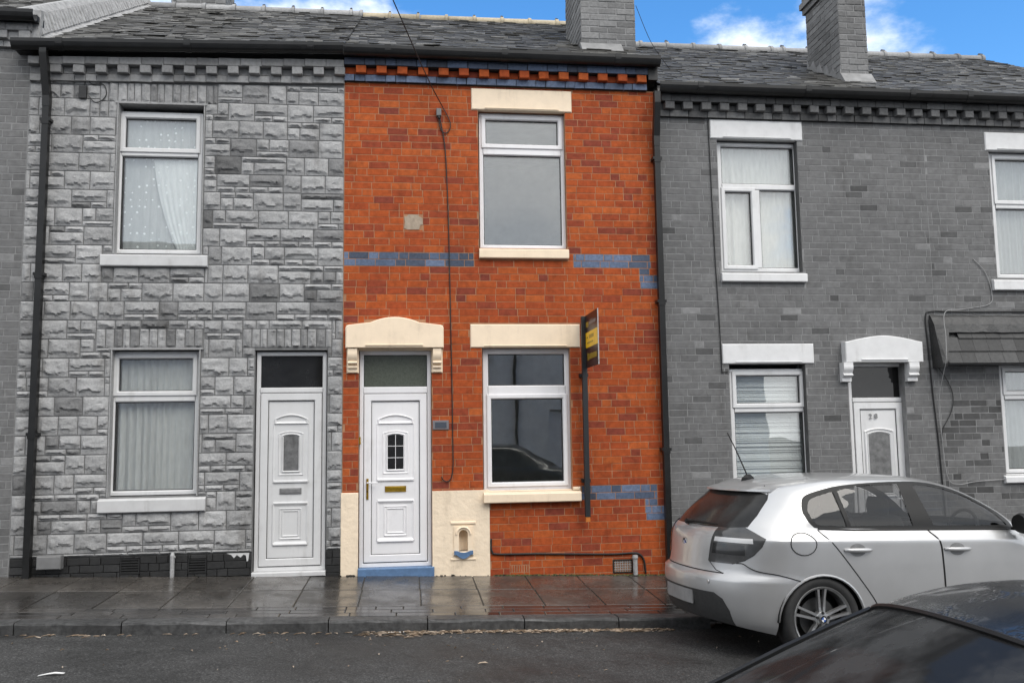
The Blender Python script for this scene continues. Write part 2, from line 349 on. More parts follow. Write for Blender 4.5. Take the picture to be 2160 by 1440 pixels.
def pchip(xs, ys):
    xs = np.array(xs, float); ys = np.array(ys, float); h = np.diff(xs); d = np.diff(ys)/h; m = np.zeros_like(ys)
    for i in range(1, len(xs)-1):
        if d[i-1]*d[i] > 0:
            w1 = 2*h[i]+h[i-1]; w2 = h[i]+2*h[i-1]; m[i] = (w1+w2)/(w1/d[i-1]+w2/d[i])
    m[0] = d[0]; m[-1] = d[-1]
    def f(x):
        x = min(max(x, xs[0]), xs[-1]); i = int(min(max(np.searchsorted(xs, x)-1, 0), len(h)-1)); t = (x-xs[i])/h[i]
        return float((2*t**3-3*t**2+1)*ys[i]+(t**3-2*t**2+t)*h[i]*m[i]+(-2*t**3+3*t**2)*ys[i+1]+(t**3-t**2)*h[i]*m[i+1])
    return f
def smooth_path(pts, n=6):
    """Catmull-Rom through points"""
    P = [Vector(p) for p in pts]; out = []
    for i in range(len(P)-1):
        p0 = P[max(i-1, 0)]; p1 = P[i]; p2 = P[i+1]; p3 = P[min(i+2, len(P)-1)]
        for k in range(n):
            t = k/n; out.append(0.5*((2*p1)+(-p0+p2)*t+(2*p0-5*p1+4*p2-p3)*t*t+(-p0+3*p1-3*p2+p3)*t**3))
    out.append(P[-1]); return out
def gz(x): return -0.03*x
def pave_z(x, y): return gz(x)+0.025*y
KERB_Y, CROWN_Y = -2.0, -5.0
BAY_X, BAY_Y = 2.71, -1.72       # kerb steps back behind the parked car
def road_z(x, y):
    if y > CROWN_Y: return gz(x)-0.15+0.045*(KERB_Y-y)
    return gz(x)-0.15+0.045*(KERB_Y-CROWN_Y)-0.045*(CROWN_Y-y)

# ------------------------------------------------------------------ ground
def build_ground():
    ys = [KERB_Y+0.35, KERB_Y-0.05, -2.6, -3.2, -4.0, -4.6, -5.0, -5.4, -6.0, -7.0, -8.05]
    xs = list(np.linspace(-30, 30, 61))
    v = []; f = []
    for y in ys:
        for x in xs: v.append((x, y, road_z(x, min(y, KERB_Y))))
    nx = len(xs)
    for j in range(len(ys)-1):
        for i in range(nx-1): f.append((j*nx+i, (j+1)*nx+i, (j+1)*nx+i+1, j*nx+i+1))
    mb = MB(); mb.add(v, f); o = mb.build('road', 'asphalt'); tag(o, kind='structure'); shade_auto(o, 60)
    # wide terrain sheet below everything
    mb = MB(); mb.add([(-400, -400, 12-0.6), (400, -400, -12-0.6), (400, 400, -12-0.6), (-400, 400, 12-0.6)], [(0, 1, 2, 3)])
    o = mb.build('ground', 'asphalt'); tag(o, kind='structure')
    # bed of the pavement
    mb = MB()
    for xa, xb, yk in ((-30, BAY_X-.05, KERB_Y+.12), (BAY_X-.05, 30, BAY_Y+.12)): mb.add([(xa, 0.3, pave_z(xa, 0.3)-0.012), (xb, 0.3, pave_z(xb, 0.3)-0.012), (xb, yk, pave_z(xb, yk)-0.012), (xa, yk, pave_z(xa, yk)-0.012)], [(0, 3, 2, 1)])
    pv = mb.build('pavement', 'joint'); tag(pv, kind='structure')
    rng = random.Random(3)
    def slab(name, x0, x1, y0, y1, mat, parent, th=0.012, g=0.005, b=0.004, dz=0.0):
        x0 += g; x1 -= g; y0 += g; y1 -= g; a = rng.uniform(-.0015, .0015); c = rng.uniform(-.0015, .0015)
        def P(x, y, d): return (x, y, pave_z(x, y)+dz+d+a*(1 if x > (x0+x1)/2 else -1)+c*(1 if y > (y0+y1)/2 else -1))
        lo = [(x0, y0), (x1, y0), (x1, y1), (x0, y1)]; hi = [(x0+b, y0+b), (x1-b, y0+b), (x1-b, y1-b), (x0+b, y1-b)]
        mb = MB(); mb.loops([[P(x, y, -th) for x, y in lo], [P(x, y, -b) for x, y in lo], [P(x, y, 0) for x, y in hi]], cap1=True)
        o = mb.build(name, mat, parent); o.color = (rng.random(), 0, 0, 1); return o
    w = 0.588
    for row, (y0, y1) in enumerate(((-0.74, -0.02), (-1.475, -0.74))):
        x = 0.09-14*w+(0.0 if row == 0 else 0.006)
        while x < 9.5:
            slab('paving_flag', x, x+w, y0, y1, 'flag', pv, g=0.006); x += w
    # three rows of long blue setts
    for row in range(3):
        y0 = -1.475-0.123*(row+1); y1 = y0+0.123; x = -8.2+rng.random()*0.3
        while x < 9.2:
            l = rng.uniform(0.22, 0.62)
            if x+l > BAY_X and row > 0: break
            slab('paving_sett', x, x+l, y0, y1, 'sett', pv, g=0.004); x += l
    # kerb stones
    kb = MB(); kb.box(-30, 30, KERB_Y+0.10, KERB_Y+0.13, -1.4, -1.3)
    k = bpy.data.objects.new('kerb', None); COL.objects.link(k); tag(k, kind='structure')
    x = -8.4
    x = -2.42-0.855*7
    while x < 9.5:
        x1 = x+0.855; g = 0.005; b = 0.022
        if x < BAY_X-.01 < x1: x1 = BAY_X
        ky = KERB_Y if x < BAY_X-.01 else BAY_Y
        y0, y1 = ky, ky+0.155
        ls = []
        n = 6
        for i in range(n+1):
            xx = x+g+(x1-x-2*g)*i/n; zt = pave_z(xx, ky)+0.002+rng.uniform(-.002, .002); zb = road_z(xx, KERB_Y)-0.1; bb = b+rng.uniform(-.007, .009)
            ls.append([(xx, y1, zb), (xx, y1, zt), (xx, y0+bb, zt), (xx, y0+bb*0.3, zt-bb*0.3), (xx, y0+rng.uniform(-.003, .003), zt-bb), (xx, y0, zb)])
        mb = MB(); mb.loops(ls, cap0=True, cap1=True); o = mb.build('kerb_stone', 'kerb', k); o.color = (rng.random(), 0, 0, 1)
        x = x1
    mb = MB(); mb.loops([[(BAY_X-.15, y, pave_z(BAY_X, y)+.002), (BAY_X-.02, y, pave_z(BAY_X, y)+.002), (BAY_X, y, pave_z(BAY_X, y)-.02), (BAY_X, y, -.5), (BAY_X-.15, y, -.5)] for y in (KERB_Y+.16, BAY_Y+.15)], cap0=True, cap1=True); o = mb.build('kerb_stone', 'kerb', k); o.color = (.5, 0, 0, 1)
    # opposite pavement, out of frame behind the black car
    mb = MB(); mb.loops([[(x, -8.0, road_z(x, -8.0)-0.1), (x, -8.0-0.0, road_z(x, -8.0)+0.10), (x, -8.12, road_z(x, -8.0)+0.105), (x, -10.7, road_z(x, -8.0)+0.15)] for x in (-30, 30)], closed=False)
    o = mb.build('far_pavement', 'kerb'); tag(o, kind='structure')
build_ground()

# ------------------------------------------------------------------ masonry
CAMP = Vector((0, -CAM_D, CAM_Z))
def subtract(rects, v):
    out = []
    x0, x1, z0, z1 = v
    for a0, a1, b0, b1 in rects:
        if a1 <= x0 or a0 >= x1 or b1 <= z0 or b0 >= z1: out.append((a0, a1, b0, b1)); continue
        if a0 < x0: out.append((a0, x0, b0, b1))
        if a1 > x1: out.append((x1, a1, b0, b1))
        m0, m1 = max(a0, x0), min(a1, x1)
        if b0 < z0: out.append((m0, m1, b0, z0))
        if b1 > z1: out.append((m0, m1, z1, b1))
    return out
def lay_bricks(x0, x1, z0, z1, course, voids, rng, st=0.228, hd=0.114):
    out = []; z = z0; row = 0
    while z < z1-0.01:
        zt = min(z+course, z1)
        x = x0-rng.choice((0.06, 0.12, 0.18, 0.03, 0.09))
        seq = row % 3
        run = rng.randint(0, 3)
        while x < x1:
            run += 1
            if run >= (4 if seq else 2) and rng.random() < 0.7: w = hd; run = 0
            else: w = st
            w *= rng.uniform(0.97, 1.03)
            a, b = max(x, x0), min(x+w, x1)
            if b-a > 0.03: out.append((a, b, z, zt))
            elif out and b > a and out[-1][2] == z: out[-1] = (out[-1][0], b, z, zt)
            x += w
        z = zt; row += 1
    for v in voids: out = subtract(out, v)
    return [r for r in out if r[1]-r[0] > 0.022 and r[3]-r[2] > 0.018]
_brick_cache = {}
def brick_mesh(w, h, d, matname, var):
    key = (round(w/0.004), round(h/0.004), round(d, 3), matname, var)
    if key in _brick_cache: return _brick_cache[key]
    rg = random.Random(hash(key) & 0xffff); mb = MB(); w = key[0]*0.004; h = key[1]*0.004
    b = 0.002; j = lambda: rg.uniform(-0.0022, 0.0022)
    x, z = w/2, h/2
    c = [(-x+j(), -z+j()), (x+j(), -z+j()), (x+j(), z+j()), (-x+j(), z+j())]
    mb.loops([[(p[0], d, p[1]) for p in c], [(p[0], b, p[1]) for p in c], [(p[0]*(1-b/x), 0, p[1]*(1-b/z)) for p in c]], cap1=True)
    me = mb.mesh('brick'); 
    bm = bmesh.new(); bm.from_mesh(me); bmesh.ops.recalc_face_normals(bm, faces=bm.faces)
    for f in bm.faces:
        if abs(f.normal.y) > 0.9 and f.normal.y > 0: bmesh.ops.reverse_faces(bm, faces=bm.faces); break
    bm.to_mesh(me); bm.free()
    me.materials.append(M[matname]); _brick_cache[key] = me; return me
def place_bricks(rects, parent, matfn, rng, joint=0.0078, depth=0.028, y=0.0, limit=300, vfn=None, name='brick', zfn=None, jit=0.001):
    def score(r):
        cx, cz = (r[0]+r[1])/2, (r[2]+r[3])/2
        d2 = (Vector((cx, 0, cz))-CAMP).length_squared
        ang = cx/CAM_D
        s = (r[1]-r[0])*(r[3]-r[2])/d2
        if cx < -5.2 or cx > 7.9 : s *= 0.01
        if cx > 3.3 and cz < 0.8: s *= 0.01
        return -s
    rects = sorted(rects, key=score)
    rest = {}
    for i, r in enumerate(rects):
        w, h = r[1]-r[0]-joint, r[3]-r[2]-joint; cx, cz = (r[0]+r[1])/2, (r[2]+r[3])/2
        if w < 0.012 or h < 0.012: continue
        m = matfn(cx, cz, w); v = vfn(cx, cz, rng) if vfn else rng.random()
        yy = y+rng.uniform(-jit, jit); zz = zfn(cx) if zfn else 0.0
        if i < limit:
            o = bpy.data.objects.new(name, brick_mesh(w, h, depth, m, rng.randint(0, 2))); COL.objects.link(o); o.parent = parent
            o.location = (cx, yy, cz+zz); o.rotation_euler = (rng.uniform(-.010, .010), rng.uniform(-.007, .007), rng.uniform(-.004, .004)); o.color = (v, 0, 0, 1)
        else:
            mb = rest.setdefault(m, MB()); mb.bbox(cx-w/2, cx+w/2, yy, yy+depth, cz-h/2+zz, cz+h/2+zz, 0.002, v)
    for m, mb in rest.items():
        o = mb.build('brickwork', m, parent, fix=False); tag(o, kind='stuff')
def wall_slab(name, x0, x1, z0, z1, y0, y1, voids, mat, parent):
    xs = sorted(set([x0, x1]+[min(max(a, x0), x1) for v in voids for a in v[:2]])); zs = sorted(set([z0, z1]+[min(max(a, z0), z1) for v in voids for a in v[2:]]))
    nx, nz = len(xs)-1, len(zs)-1
    solid = [[not any(v[0] < (xs[i]+xs[i+1])/2 < v[1] and v[2] < (zs[k]+zs[k+1])/2 < v[3] for v in voids) for k in range(nz)] for i in range(nx)]
    mb = MB()
    for i in range(nx):
        for k in range(nz):
            if not solid[i][k]: continue
            a, b, c, d = xs[i], xs[i+1], zs[k], zs[k+1]
            mb.add([(a, y0, c), (b, y0, c), (b, y0, d), (a, y0, d)], [(0, 1, 2, 3)]); mb.add([(a, y1, c), (b, y1, c), (b, y1, d), (a, y1, d)], [(0, 3, 2, 1)])
            if i == 0 or not solid[i-1][k]: mb.add([(a, y0, c), (a, y1, c), (a, y1, d), (a, y0, d)], [(3, 2, 1, 0)])
            if i == nx-1 or not solid[i+1][k]: mb.add([(b, y0, c), (b, y1, c), (b, y1, d), (b, y0, d)], [(0, 1, 2, 3)])
            if k == 0 or not solid[i][k-1]: mb.add([(a, y0, c), (b, y0, c), (b, y1, c), (a, y1, c)], [(3, 2, 1, 0)])
            if k == nz-1 or not solid[i][k+1]: mb.add([(a, y0, d), (b, y0, d), (b, y1, d), (a, y1, d)], [(0, 1, 2, 3)])
    return mb.build(name, mat, parent, fix=False)

# ------------------------------------------------------------------ house kit
ROOF_M = 0.595; ROOF_L = math.hypot(1, ROOF_M); RC, RS = 1/ROOF_L, ROOF_M/ROOF_L
EAVE_Y, RIDGE_Y = -0.13, 3.8
def roof(parent, x0, x1, ze, ridge_mat, seed, holes=(), tilt=None, ridge_end=None):
    tl = tilt or (lambda x: 0.0)
    rng = random.Random(seed)
    U = (RIDGE_Y-EAVE_Y)*ROOF_L
    def P(x, u, n): return (x, EAVE_Y+u*RC-n*RS, ze+u*RS+n*RC+tl(x)*max(0.0, 1-u/U))
    base = MB()
    X = np.linspace(x0, x1, 5)
    for i in range(4):
        a, b = X[i], X[i+1]
        base.add([P(a, 0, -.02), P(b, 0, -.02), P(b, U, -.02), P(a, U, -.02)], [(0, 1, 2, 3)])
    zr = ze+U*RS
    base.add([(x0, RIDGE_Y, zr-.02), (x1, RIDGE_Y, zr-.02), (x1, 7.8, ze), (x0, 7.8, ze)], [(0, 1, 2, 3)])
    rf = base.build('roof', 'lead_dark', parent, fix=False)
    sl = MB(); u = 0.0; row = 0
    while u < U-0.02:
        x = x0-rng.random()*0.2
        while x < x1:
            w = rng.uniform(0.11, 0.24); a, b = max(x, x0), min(x+w-0.004, x1); x += w
            if b-a < 0.03: continue
            uu = u+rng.uniform(-.014, .010); th = rng.uniform(0.008, 0.015); lift = rng.uniform(0.015, 0.024)+(rng.uniform(.006, .014) if rng.random() < 0.12 else 0); tw = rng.uniform(-.003, .003)
            l = min(0.33, U-uu)
            cx, cu = (a+b)/2, uu
            yy = EAVE_Y+cu*RC
            if any(h[0] < cx < h[1] and h[2] < yy < h[3] for h in holes): continue
            v = .02+.62*rng.betavariate(1.7, 2.4)
            ve = rng.uniform(.6, 1.0) if rng.random() < .46 else rng.uniform(.05, .6)  # paler lower edges: worn slate, plus caught light put into the colour
            e1, e2 = rng.uniform(-.012, .012), rng.uniform(-.012, .012)
            vs = [P(a, uu+e1, lift-th+tw), P(b, uu+e2, lift-th-tw), P(b, uu+l, -.004), P(a, uu+l, -.004), P(a, uu+e1, lift+tw), P(b, uu+e2, lift-tw), P(b, uu+l, .003), P(a, uu+l, .003)]
            sl.add(vs, [(1, 2, 6, 5), (3, 0, 4, 7), (4, 5, 6, 7)], v)
            sl.add([vs[0], vs[1], vs[5], vs[4]], [(0, 1, 2, 3)], ve)
        u += 0.135; row += 1
    o = sl.build('slates', 'slate', rf, fix=False); tag(o, kind='stuff')
    # ridge tiles
    x = x0
    while x < x1-0.05:
        l = min(0.46, x1-x); mb = MB(); n = 10; ls = []
        for xx, r in ((x+.003, .100), (x+l-.055, .105), (x+l-.05, .122), (x+l-.004, .122)):
            ls.append([(xx, RIDGE_Y+r*1.25*math.cos(math.pi*k/n), zr-.045+r*math.sin(math.pi*k/n)) for k in range(n+1)]+[(xx, RIDGE_Y-r*1.15, zr-.075), (xx, RIDGE_Y+r*1.15, zr-.075)])
        mb.loops(ls, cap0=True, cap1=True)
        o = mb.build('ridge_tile', ridge_mat, rf); shade_auto(o, 40); o.color = (rng.random(), 0, 0, 1)
        if rng.random() < 0.45:
            mb.__init__(); mb.tube([(x+l-.03, RIDGE_Y-.09, zr+.045), (x+l-.03, RIDGE_Y-.01, zr+.085+rng.random()*.015)], 0.022, 6)
            mb.build('ridge_clip', 'lead_dark', o)
        x += l
    return rf
def eaves(parent, x0, x1, z0, tilt=None, end_r=True):
    tl = tilt or (lambda x: 0.0)
    X = list(np.linspace(x0, x1, 7))
    mb = MB(); mb.loops([[(x, 0.05, z0+.262+tl(x)), (x, -.115, z0+.262+tl(x)), (x, -.118, z0+.335+tl(x)), (x, 0.05, z0+.36+tl(x))] for x in X], cap0=True, cap1=True)
    mb.build('fascia', 'iron', parent)
    n = 10
    prof = [(-.185+.066*math.cos(math.pi+math.pi*k/n), .335+.075*math.sin(math.pi+math.pi*k/n)) for k in range(n+1)]+[(-.115, .335), (-.122, .342), (-.248, .350), (-.258, .340)]
    prof = [(-.252, .352), (-.252, .315)]+[(-.185+.062*math.cos(math.pi+math.pi*k/n), .315+.072*math.sin(math.pi+math.pi*k/n)) for k in range(1, n)]+[(-.123, .315), (-.123, .345), (-.130, .345), (-.130, .316)]+[(-.185+.055*math.cos(-math.pi*k/n), .315+.065*math.sin(-math.pi*k/n)) for k in range(1, n)]+[(-.243, .316), (-.243, .352)]
    mb = MB(); mb.loops([[(x, p[0], z0+p[1]+tl(x)) for p in prof] for x in X], cap0=True, cap1=True)
    g = mb.build('gutter', 'black_plastic', parent)
    for xx in np.arange(x0+.5, x1, 1.35):
        mb = MB(); mb.loops([[(x, -.185+.071*math.cos(math.pi+math.pi*k/n), z0+.318+tl(x)+.08*math.sin(math.pi+math.pi*k/n)) for k in range(n+1)]+[(x, -.12, z0+.352+tl(x)), (x, -.257, z0+.358+tl(x))] for x in (xx-.035, xx+.035)], cap0=True, cap1=True)
        mb.build('gutter_bracket', 'black_plastic', g)
    return g
def cornice(parent, x0, x1, z0, mats, dent0, dpitch, seed, tilt=None, vlow=0.0):
    """corbelled courses with dentil bricks"""
    tl = tilt or (lambda x: 0.0); rng = random.Random(seed)
    X = list(np.linspace(x0, x1, 5))
    mb = MB(); mb.loops([[(x, 0.02, z0+.002+tl(x)), (x, -.036, z0+.002+tl(x)), (x, -.036, z0+.083+tl(x)), (x, -.022, z0+.084+tl(x)), (x, -.022, z0+.168+tl(x)), (x, -.100, z0+.169+tl(x)), (x, -.100, z0+.258+tl(x)), (x, 0.02, z0+.258+tl(x))] for x in X], cap0=True, cap1=True)
    c = mb.build('cornice', mats[3], parent)
    def put(a, b, zz0, zz1, yf, m, v=None):
        w, h = b-a-.006, zz1-zz0-.006
        o = bpy.data.objects.new('brick', brick_mesh(w, h, 0.05, m, rng.randint(0, 2))); COL.objects.link(o); o.parent = c
        cx = (a+b)/2; o.location = (cx, yf+rng.uniform(-.004, .004), (zz0+zz1)/2+tl(cx)); o.rotation_euler = (rng.uniform(-.02, .02), rng.uniform(-.01, .01), rng.uniform(-.015, .015)); o.color = (rng.random() if v is None else v, 0, 0, 1)
    x = x0
    while x < x1-.02:
        w = rng.choice((.118, .118, .236, .236)); b = min(x+w, x1); put(x, b, z0, z0+.084, -.045, mats[0], rng.random()*(1-vlow)+vlow); x = b
    x = x0
    while x < x1-.02:
        w = rng.choice((.236, .24, .12)); b = min(x+w, x1); put(x, b, z0+.170, z0+.258, -.112, mats[2], rng.random()*.6); x = b
    x = dent0
    last = x0
    while x < x1-.02:
        a, b = x-.058, x+.058
        if a > last: put(last, a, z0+.086, z0+.168, -.030, mats[1], rng.random()*.5)
        if a > x0-.001:
            w, h = b-a, .088
            mb = MB(); mb.bbox(-w/2, w/2, -.108+rng.uniform(-.008, .006), .01, -h/2, h/2, .005)
            o = mb.build('dentil_brick', mats[1], c); o.location = (x, 0, z0+.124+tl(x)); o.rotation_euler = (rng.uniform(-.02, .02), rng.uniform(-.03, .03), rng.uniform(-.03, .03)); o.color = (0.35+rng.random()*.6, 0, 0, 1)
        last = b; x += dpitch
    if last < x1: put(last, x1, z0+.086, z0+.168, -.030, mats[1])
    return c
def window(parent, x0, x1, z0, z1, y, mat, zt=None, top_sash=True, bot_sash=False, mull=None, mull_sash=None, glass='glass', fw=0.048):
    mb = MB(); mb.ring(x0, x1, z0, z1, [(0, y+.075), (0, y+.003), (.004, y), (fw-.012, y), (fw, y+.012), (fw, y+.06)])
    w = mb.build('window', mat, parent, fix=False)
    def fl(o):
        bm = bmesh.new(); bm.from_mesh(o.data); bmesh.ops.recalc_face_normals(bm, faces=bm.faces); bm.to_mesh(o.data); bm.free()
    fl(w)
    def pane(a, b, c, d, sash):
        i = 0.0
        if sash:
            mb = MB(); mb.ring(a-.022, b+.022, c-.022, d+.022, [(0, y+.03), (0, y-.011), (.005, y-.015), (.040, y-.015), (.052, y-.002), (.052, y+.05)])
            mb.build('sash', mat, w); i = .030
        mb = MB(); mb.ring(a+i-.002, b-i+.002, c+i-.002, d-i+.002, [(0, y+.05), (0, y+.022), (.010, y+.022), (.010, y+.05)]); mb.build('gasket', 'gasket', w)
        mb = MB(); mb.box(a+i+.001, b-i-.001, y+.030, y+.052, c+i+.001, d-i-.001); mb.build('pane', glass, w)
    a, b = x0+fw, x1-fw
    if zt:
        mb = MB(); mb.loops([[(xx, y+.07, zt[0]), (xx, y+.012, zt[0]), (xx, y, zt[0]+.012), (xx, y, zt[1]-.012), (xx, y+.012, zt[1]), (xx, y+.07, zt[1])] for xx in (a, b)]); mb.build('transom', mat, w)
        pane(a, b, zt[1], z1-fw, top_sash)
        zb = zt[0]
    else: zb = z1-fw
    if mull:
        mb = MB(); mb.loops([[(mull[0], y+.07, zz), (mull[0], y+.012, zz), (mull[0]+.012, y, zz), (mull[1]-.012, y, zz), (mull[1], y+.012, zz), (mull[1], y+.07, zz)] for zz in (z0+fw, zb)]); mb.build('mullion', mat, w)
        pane(a, mull[0], z0+fw, zb, True); pane(mull[1], b, z0+fw, zb, False)
    else: pane(a, b, z0+fw, zb, bot_sash)
    return w
def slab_sill(parent, name, x0, x1, z0, z1, yf, mat, slope=0.025, nose=0.01):
    mb = MB(); prof = [(0.06, z0), (yf+nose, z0), (yf, z0+nose), (yf, z1-slope-nose), (yf+nose, z1-slope), (0.06, z1)]
    mb.prism_x(prof, x0, x1); o = mb.build(name, mat, parent); return o
def lintel(parent, x0, x1, z0, z1, yf, mat, chamfer=True):
    mb = MB(); mb.bbox(x0, x1, yf, 0.05, z0, z1, .010)
    o = mb.build('lintel', mat, parent)
    if chamfer:
        mb = MB(); mb.loops([[(x, yf-.002, z0+.030), (x, yf-.014, z0+.022), (x, yf-.002, z0+.004)] for x in (x0+.16, x1-.16)], cap0=True, cap1=True)
        mb.build('drip_moulding', mat, o)
    return o
def arch_outline(x0, x1, z0, z1, rise, n=10):
    """rectangle with a flat segmental top"""
    pts = [(x0, z0), (x1, z0), (x1, z1-rise)]
    for k in range(1, n):
        t = k/n; x = x1+(x0-x1)*t; pts.append((x, z1-rise+rise*4*t*(1-t)))
    pts.append((x0, z1-rise)); return pts
def moulding(pts, yb, h=0.014, w=0.026):
    mb = MB(); mb.outline(pts, [(0, yb), (.004, yb-h*.6), (w*.35, yb-h), (w*.65, yb-h*.55), (w, yb-h*.15), (w+.003, yb)])
    return mb
def upvc_door(parent, x0, x1, z0, z1, y, mat, zt, letter_mat, light_mat, style=0, leadlines=True, glassmat='glass_dark', handle_side=-1):
    fw = 0.045
    mb = MB(); mb.ring(x0, x1, z0, z1, [(0, y+.075), (0, y+.004), (.004, y), (fw-.010, y), (fw, y+.010), (fw, y+.06)])
    d = mb.build('door', mat, parent)
    mb = MB(); mb.loops([[(xx, y+.07, zt[0]), (xx, y+.010, zt[0]), (xx, y-.001, zt[0]+.010), (xx, y-.001, zt[1]-.010), (xx, y+.010, zt[1]), (xx, y+.07, zt[1])] for xx in (x0+fw, x1-fw)]); mb.build('transom', mat, d)
    a, b = x0+fw, x1-fw
    mb = MB(); mb.ring(a-.002, b+.002, zt[1]-.002, z1-fw+.002, [(0, y+.05), (0, y+.018), (.008, y+.018), (.008, y+.05)]); mb.build('gasket', 'gasket', d)
    mb = MB(); mb.box(a+.001, b-.001, y+.030, y+.05, zt[1]+.001, z1-fw-.001); mb.build('fanlight', light_mat, d)
    # leaf: hinged frame with a thin shadow gap, then the flat panel
    g = .006; la, lb, lc, ld = a+g, b-g, z0+.055, zt[0]-g
    sw = .082
    mb = MB(); mb.ring(la, lb, lc, ld, [(0, y+.05), (0, y-.004), (.004, y-.008), (sw-.010, y-.008), (sw, y+.004), (sw, y+.05)])
    leaf = mb.build('leaf', mat, d)
    mb = MB(); mb.box(a-.001, b+.001, y+.046, y+.052, z0+.04, zt[0]+.001); mb.build('weather_seal', 'gasket', d)
    pa, pb, pc, pd = la+sw, lb-sw, lc+sw, ld-sw
    yp = y+.010
    mb = MB(); mb.ring(pa-.002, pb+.002, pc-.002, pd+.002, [(0, y+.05), (0, y+.002), (.007, y+.002), (.007, y+.05)]); mb.build('panel_gasket', 'gasket', leaf)
    mb = MB(); mb.box(pa, pb, yp, yp+.03, pc, pd); mb.build('panel', mat, leaf)
    W = pb-pa; H = pd-pc; cx = (pa+pb)/2
    if style == 0:
        m0, m1 = cx-W*.395, cx+W*.395
        u0, u1 = pc+H*.475, pc+H*.915
        moulding([(m0, u0), (m1, u0), (m1, u1-.10), (m0, u1-.10)], yp, .007, .018).build('panel_moulding', mat, leaf)
        moulding(arch_outline(m0+.012, m1-.012, u1-.115, u1, .06), yp, .016, .03).build('arched_moulding', mat, leaf)
        mb = MB(); mb.bbox(m0+.01, m1-.01, yp-.016, yp, u0-.004, u0+.026, .008); mb.build('base_moulding', mat, leaf)
        g0, g1 = cx-W*.165, cx+W*.165; h0, h1 = u0+H*.075, u1-H*.135
        moulding(arch_outline(g0-.055, g1+.055, h0-.05, h1+.045, .025), yp, .008, .02).build('inner_moulding', mat, leaf)
        moulding(arch_outline(g0-.016, g1+.016, h0-.016, h1+.016, .018), yp, .016, .018).build('glazing_bead', mat, leaf)
        mb = MB(); mb.outline(arch_outline(g0, g1, h0, h1, .016), [(0, yp-.003), (.001, yp-.003)], cap=True); gl = mb.build('door_glass', glassmat, leaf)
        if leadlines:
            for k in (1/3, 2/3):
                mb = MB(); mb.box(g0, g1, yp-.0055, yp-.003, h0+(h1-h0)*k-.003, h0+(h1-h0)*k+.003); mb.build('lead_line', 'upvc', gl)
            mb = MB(); mb.box(cx-.003, cx+.003, yp-.0058, yp-.0032, h0, h1); mb.build('lead_line', 'upvc', gl)
        lz = pc+H*.422
        # lower nested panels
        l0, l1 = pc+H*.085, pc+H*.345
        moulding([(m0, l0), (m1, l0), (m1, l1), (m0, l1)], yp, .012, .03).build('panel_moulding', mat, leaf)
        for zz in (l0, l1): 
            mb = MB(); mb.bbox(m0+.01, m1-.01, yp-.017, yp, zz-.013, zz+.013, .008); mb.build('base_moulding', mat, leaf)
        moulding([(cx-W*.24, l0+.055), (cx+W*.24, l0+.055), (cx+W*.24, l1-.055), (cx-W*.24, l1-.055)], yp, .010, .016).build('panel_moulding', mat, leaf)
        moulding([(cx-W*.18, l0+.085), (cx+W*.18, l0+.085), (cx+W*.18, l1-.08), (cx-W*.18, l1-.08)], yp, .009, .014).build('panel_moulding', mat, leaf)
    else:
        g0, g1 = cx-W*.30, cx+W*.30; h0, h1 = pc+H*.42, pc+H*.84
        moulding(arch_outline(g0-.055, g1+.055, h0-.05, h1+.055, .035), yp, .016, .032).build('arched_moulding', mat, leaf)
        moulding(arch_outline(g0-.016, g1+.016, h0-.016, h1+.016, .03), yp, .012, .018).build('glazing_bead', mat, leaf)
        mb = MB(); mb.outline(arch_outline(g0, g1, h0, h1, .028), [(0, yp-.003), (.001, yp-.003)], cap=True); mb.build('door_glass', glassmat, leaf)
        lz = pc+H*.34
        moulding([(cx-W*.36, pc+H*.05), (cx+W*.36, pc+H*.05), (cx+W*.36, pc+H*.28), (cx-W*.36, pc+H*.28)], yp, .012, .03).build('panel_moulding', mat, leaf)
    lb_ = MB(); lw = .118
    lb_.bbox(cx-lw, cx+lw, yp-.012, yp, lz-.032, lz+.032, .004); bx = lb_.build('letterbox', 'steel_dull' if letter_mat != 'brass' else 'brass', leaf)
    mb = MB(); mb.bbox(cx-lw+.012, cx+lw-.012, yp-.017, yp-.012, lz-.020, lz+.022, .004); mb.build('flap', letter_mat, bx)
    if handle_side:
        hx = la+.040 if handle_side < 0 else lb-.040
        hz = lz+.02
        mb = MB(); mb.bbox(hx-.013, hx+.013, y-.018, y-.007, hz-.13, hz+.10, .004); hp = mb.build('handle_plate', 'steel' if letter_mat != 'brass' else 'brass', leaf)
        mb = MB(); mb.tube([(hx, y-.010, hz+.055), (hx, y-.045, hz+.055), (hx-handle_side*.02, y-.052, hz+.056), (hx-handle_side*.115, y-.052, hz+.052)], .008, 8); mb.build('lever', 'upvc', hp)
        mb = MB(); mb.tube([(hx, y-.012, hz-.04), (hx, y-.022, hz-.04)], .007, 8); mb.build('keyhole', 'gasket', hp)
    return d
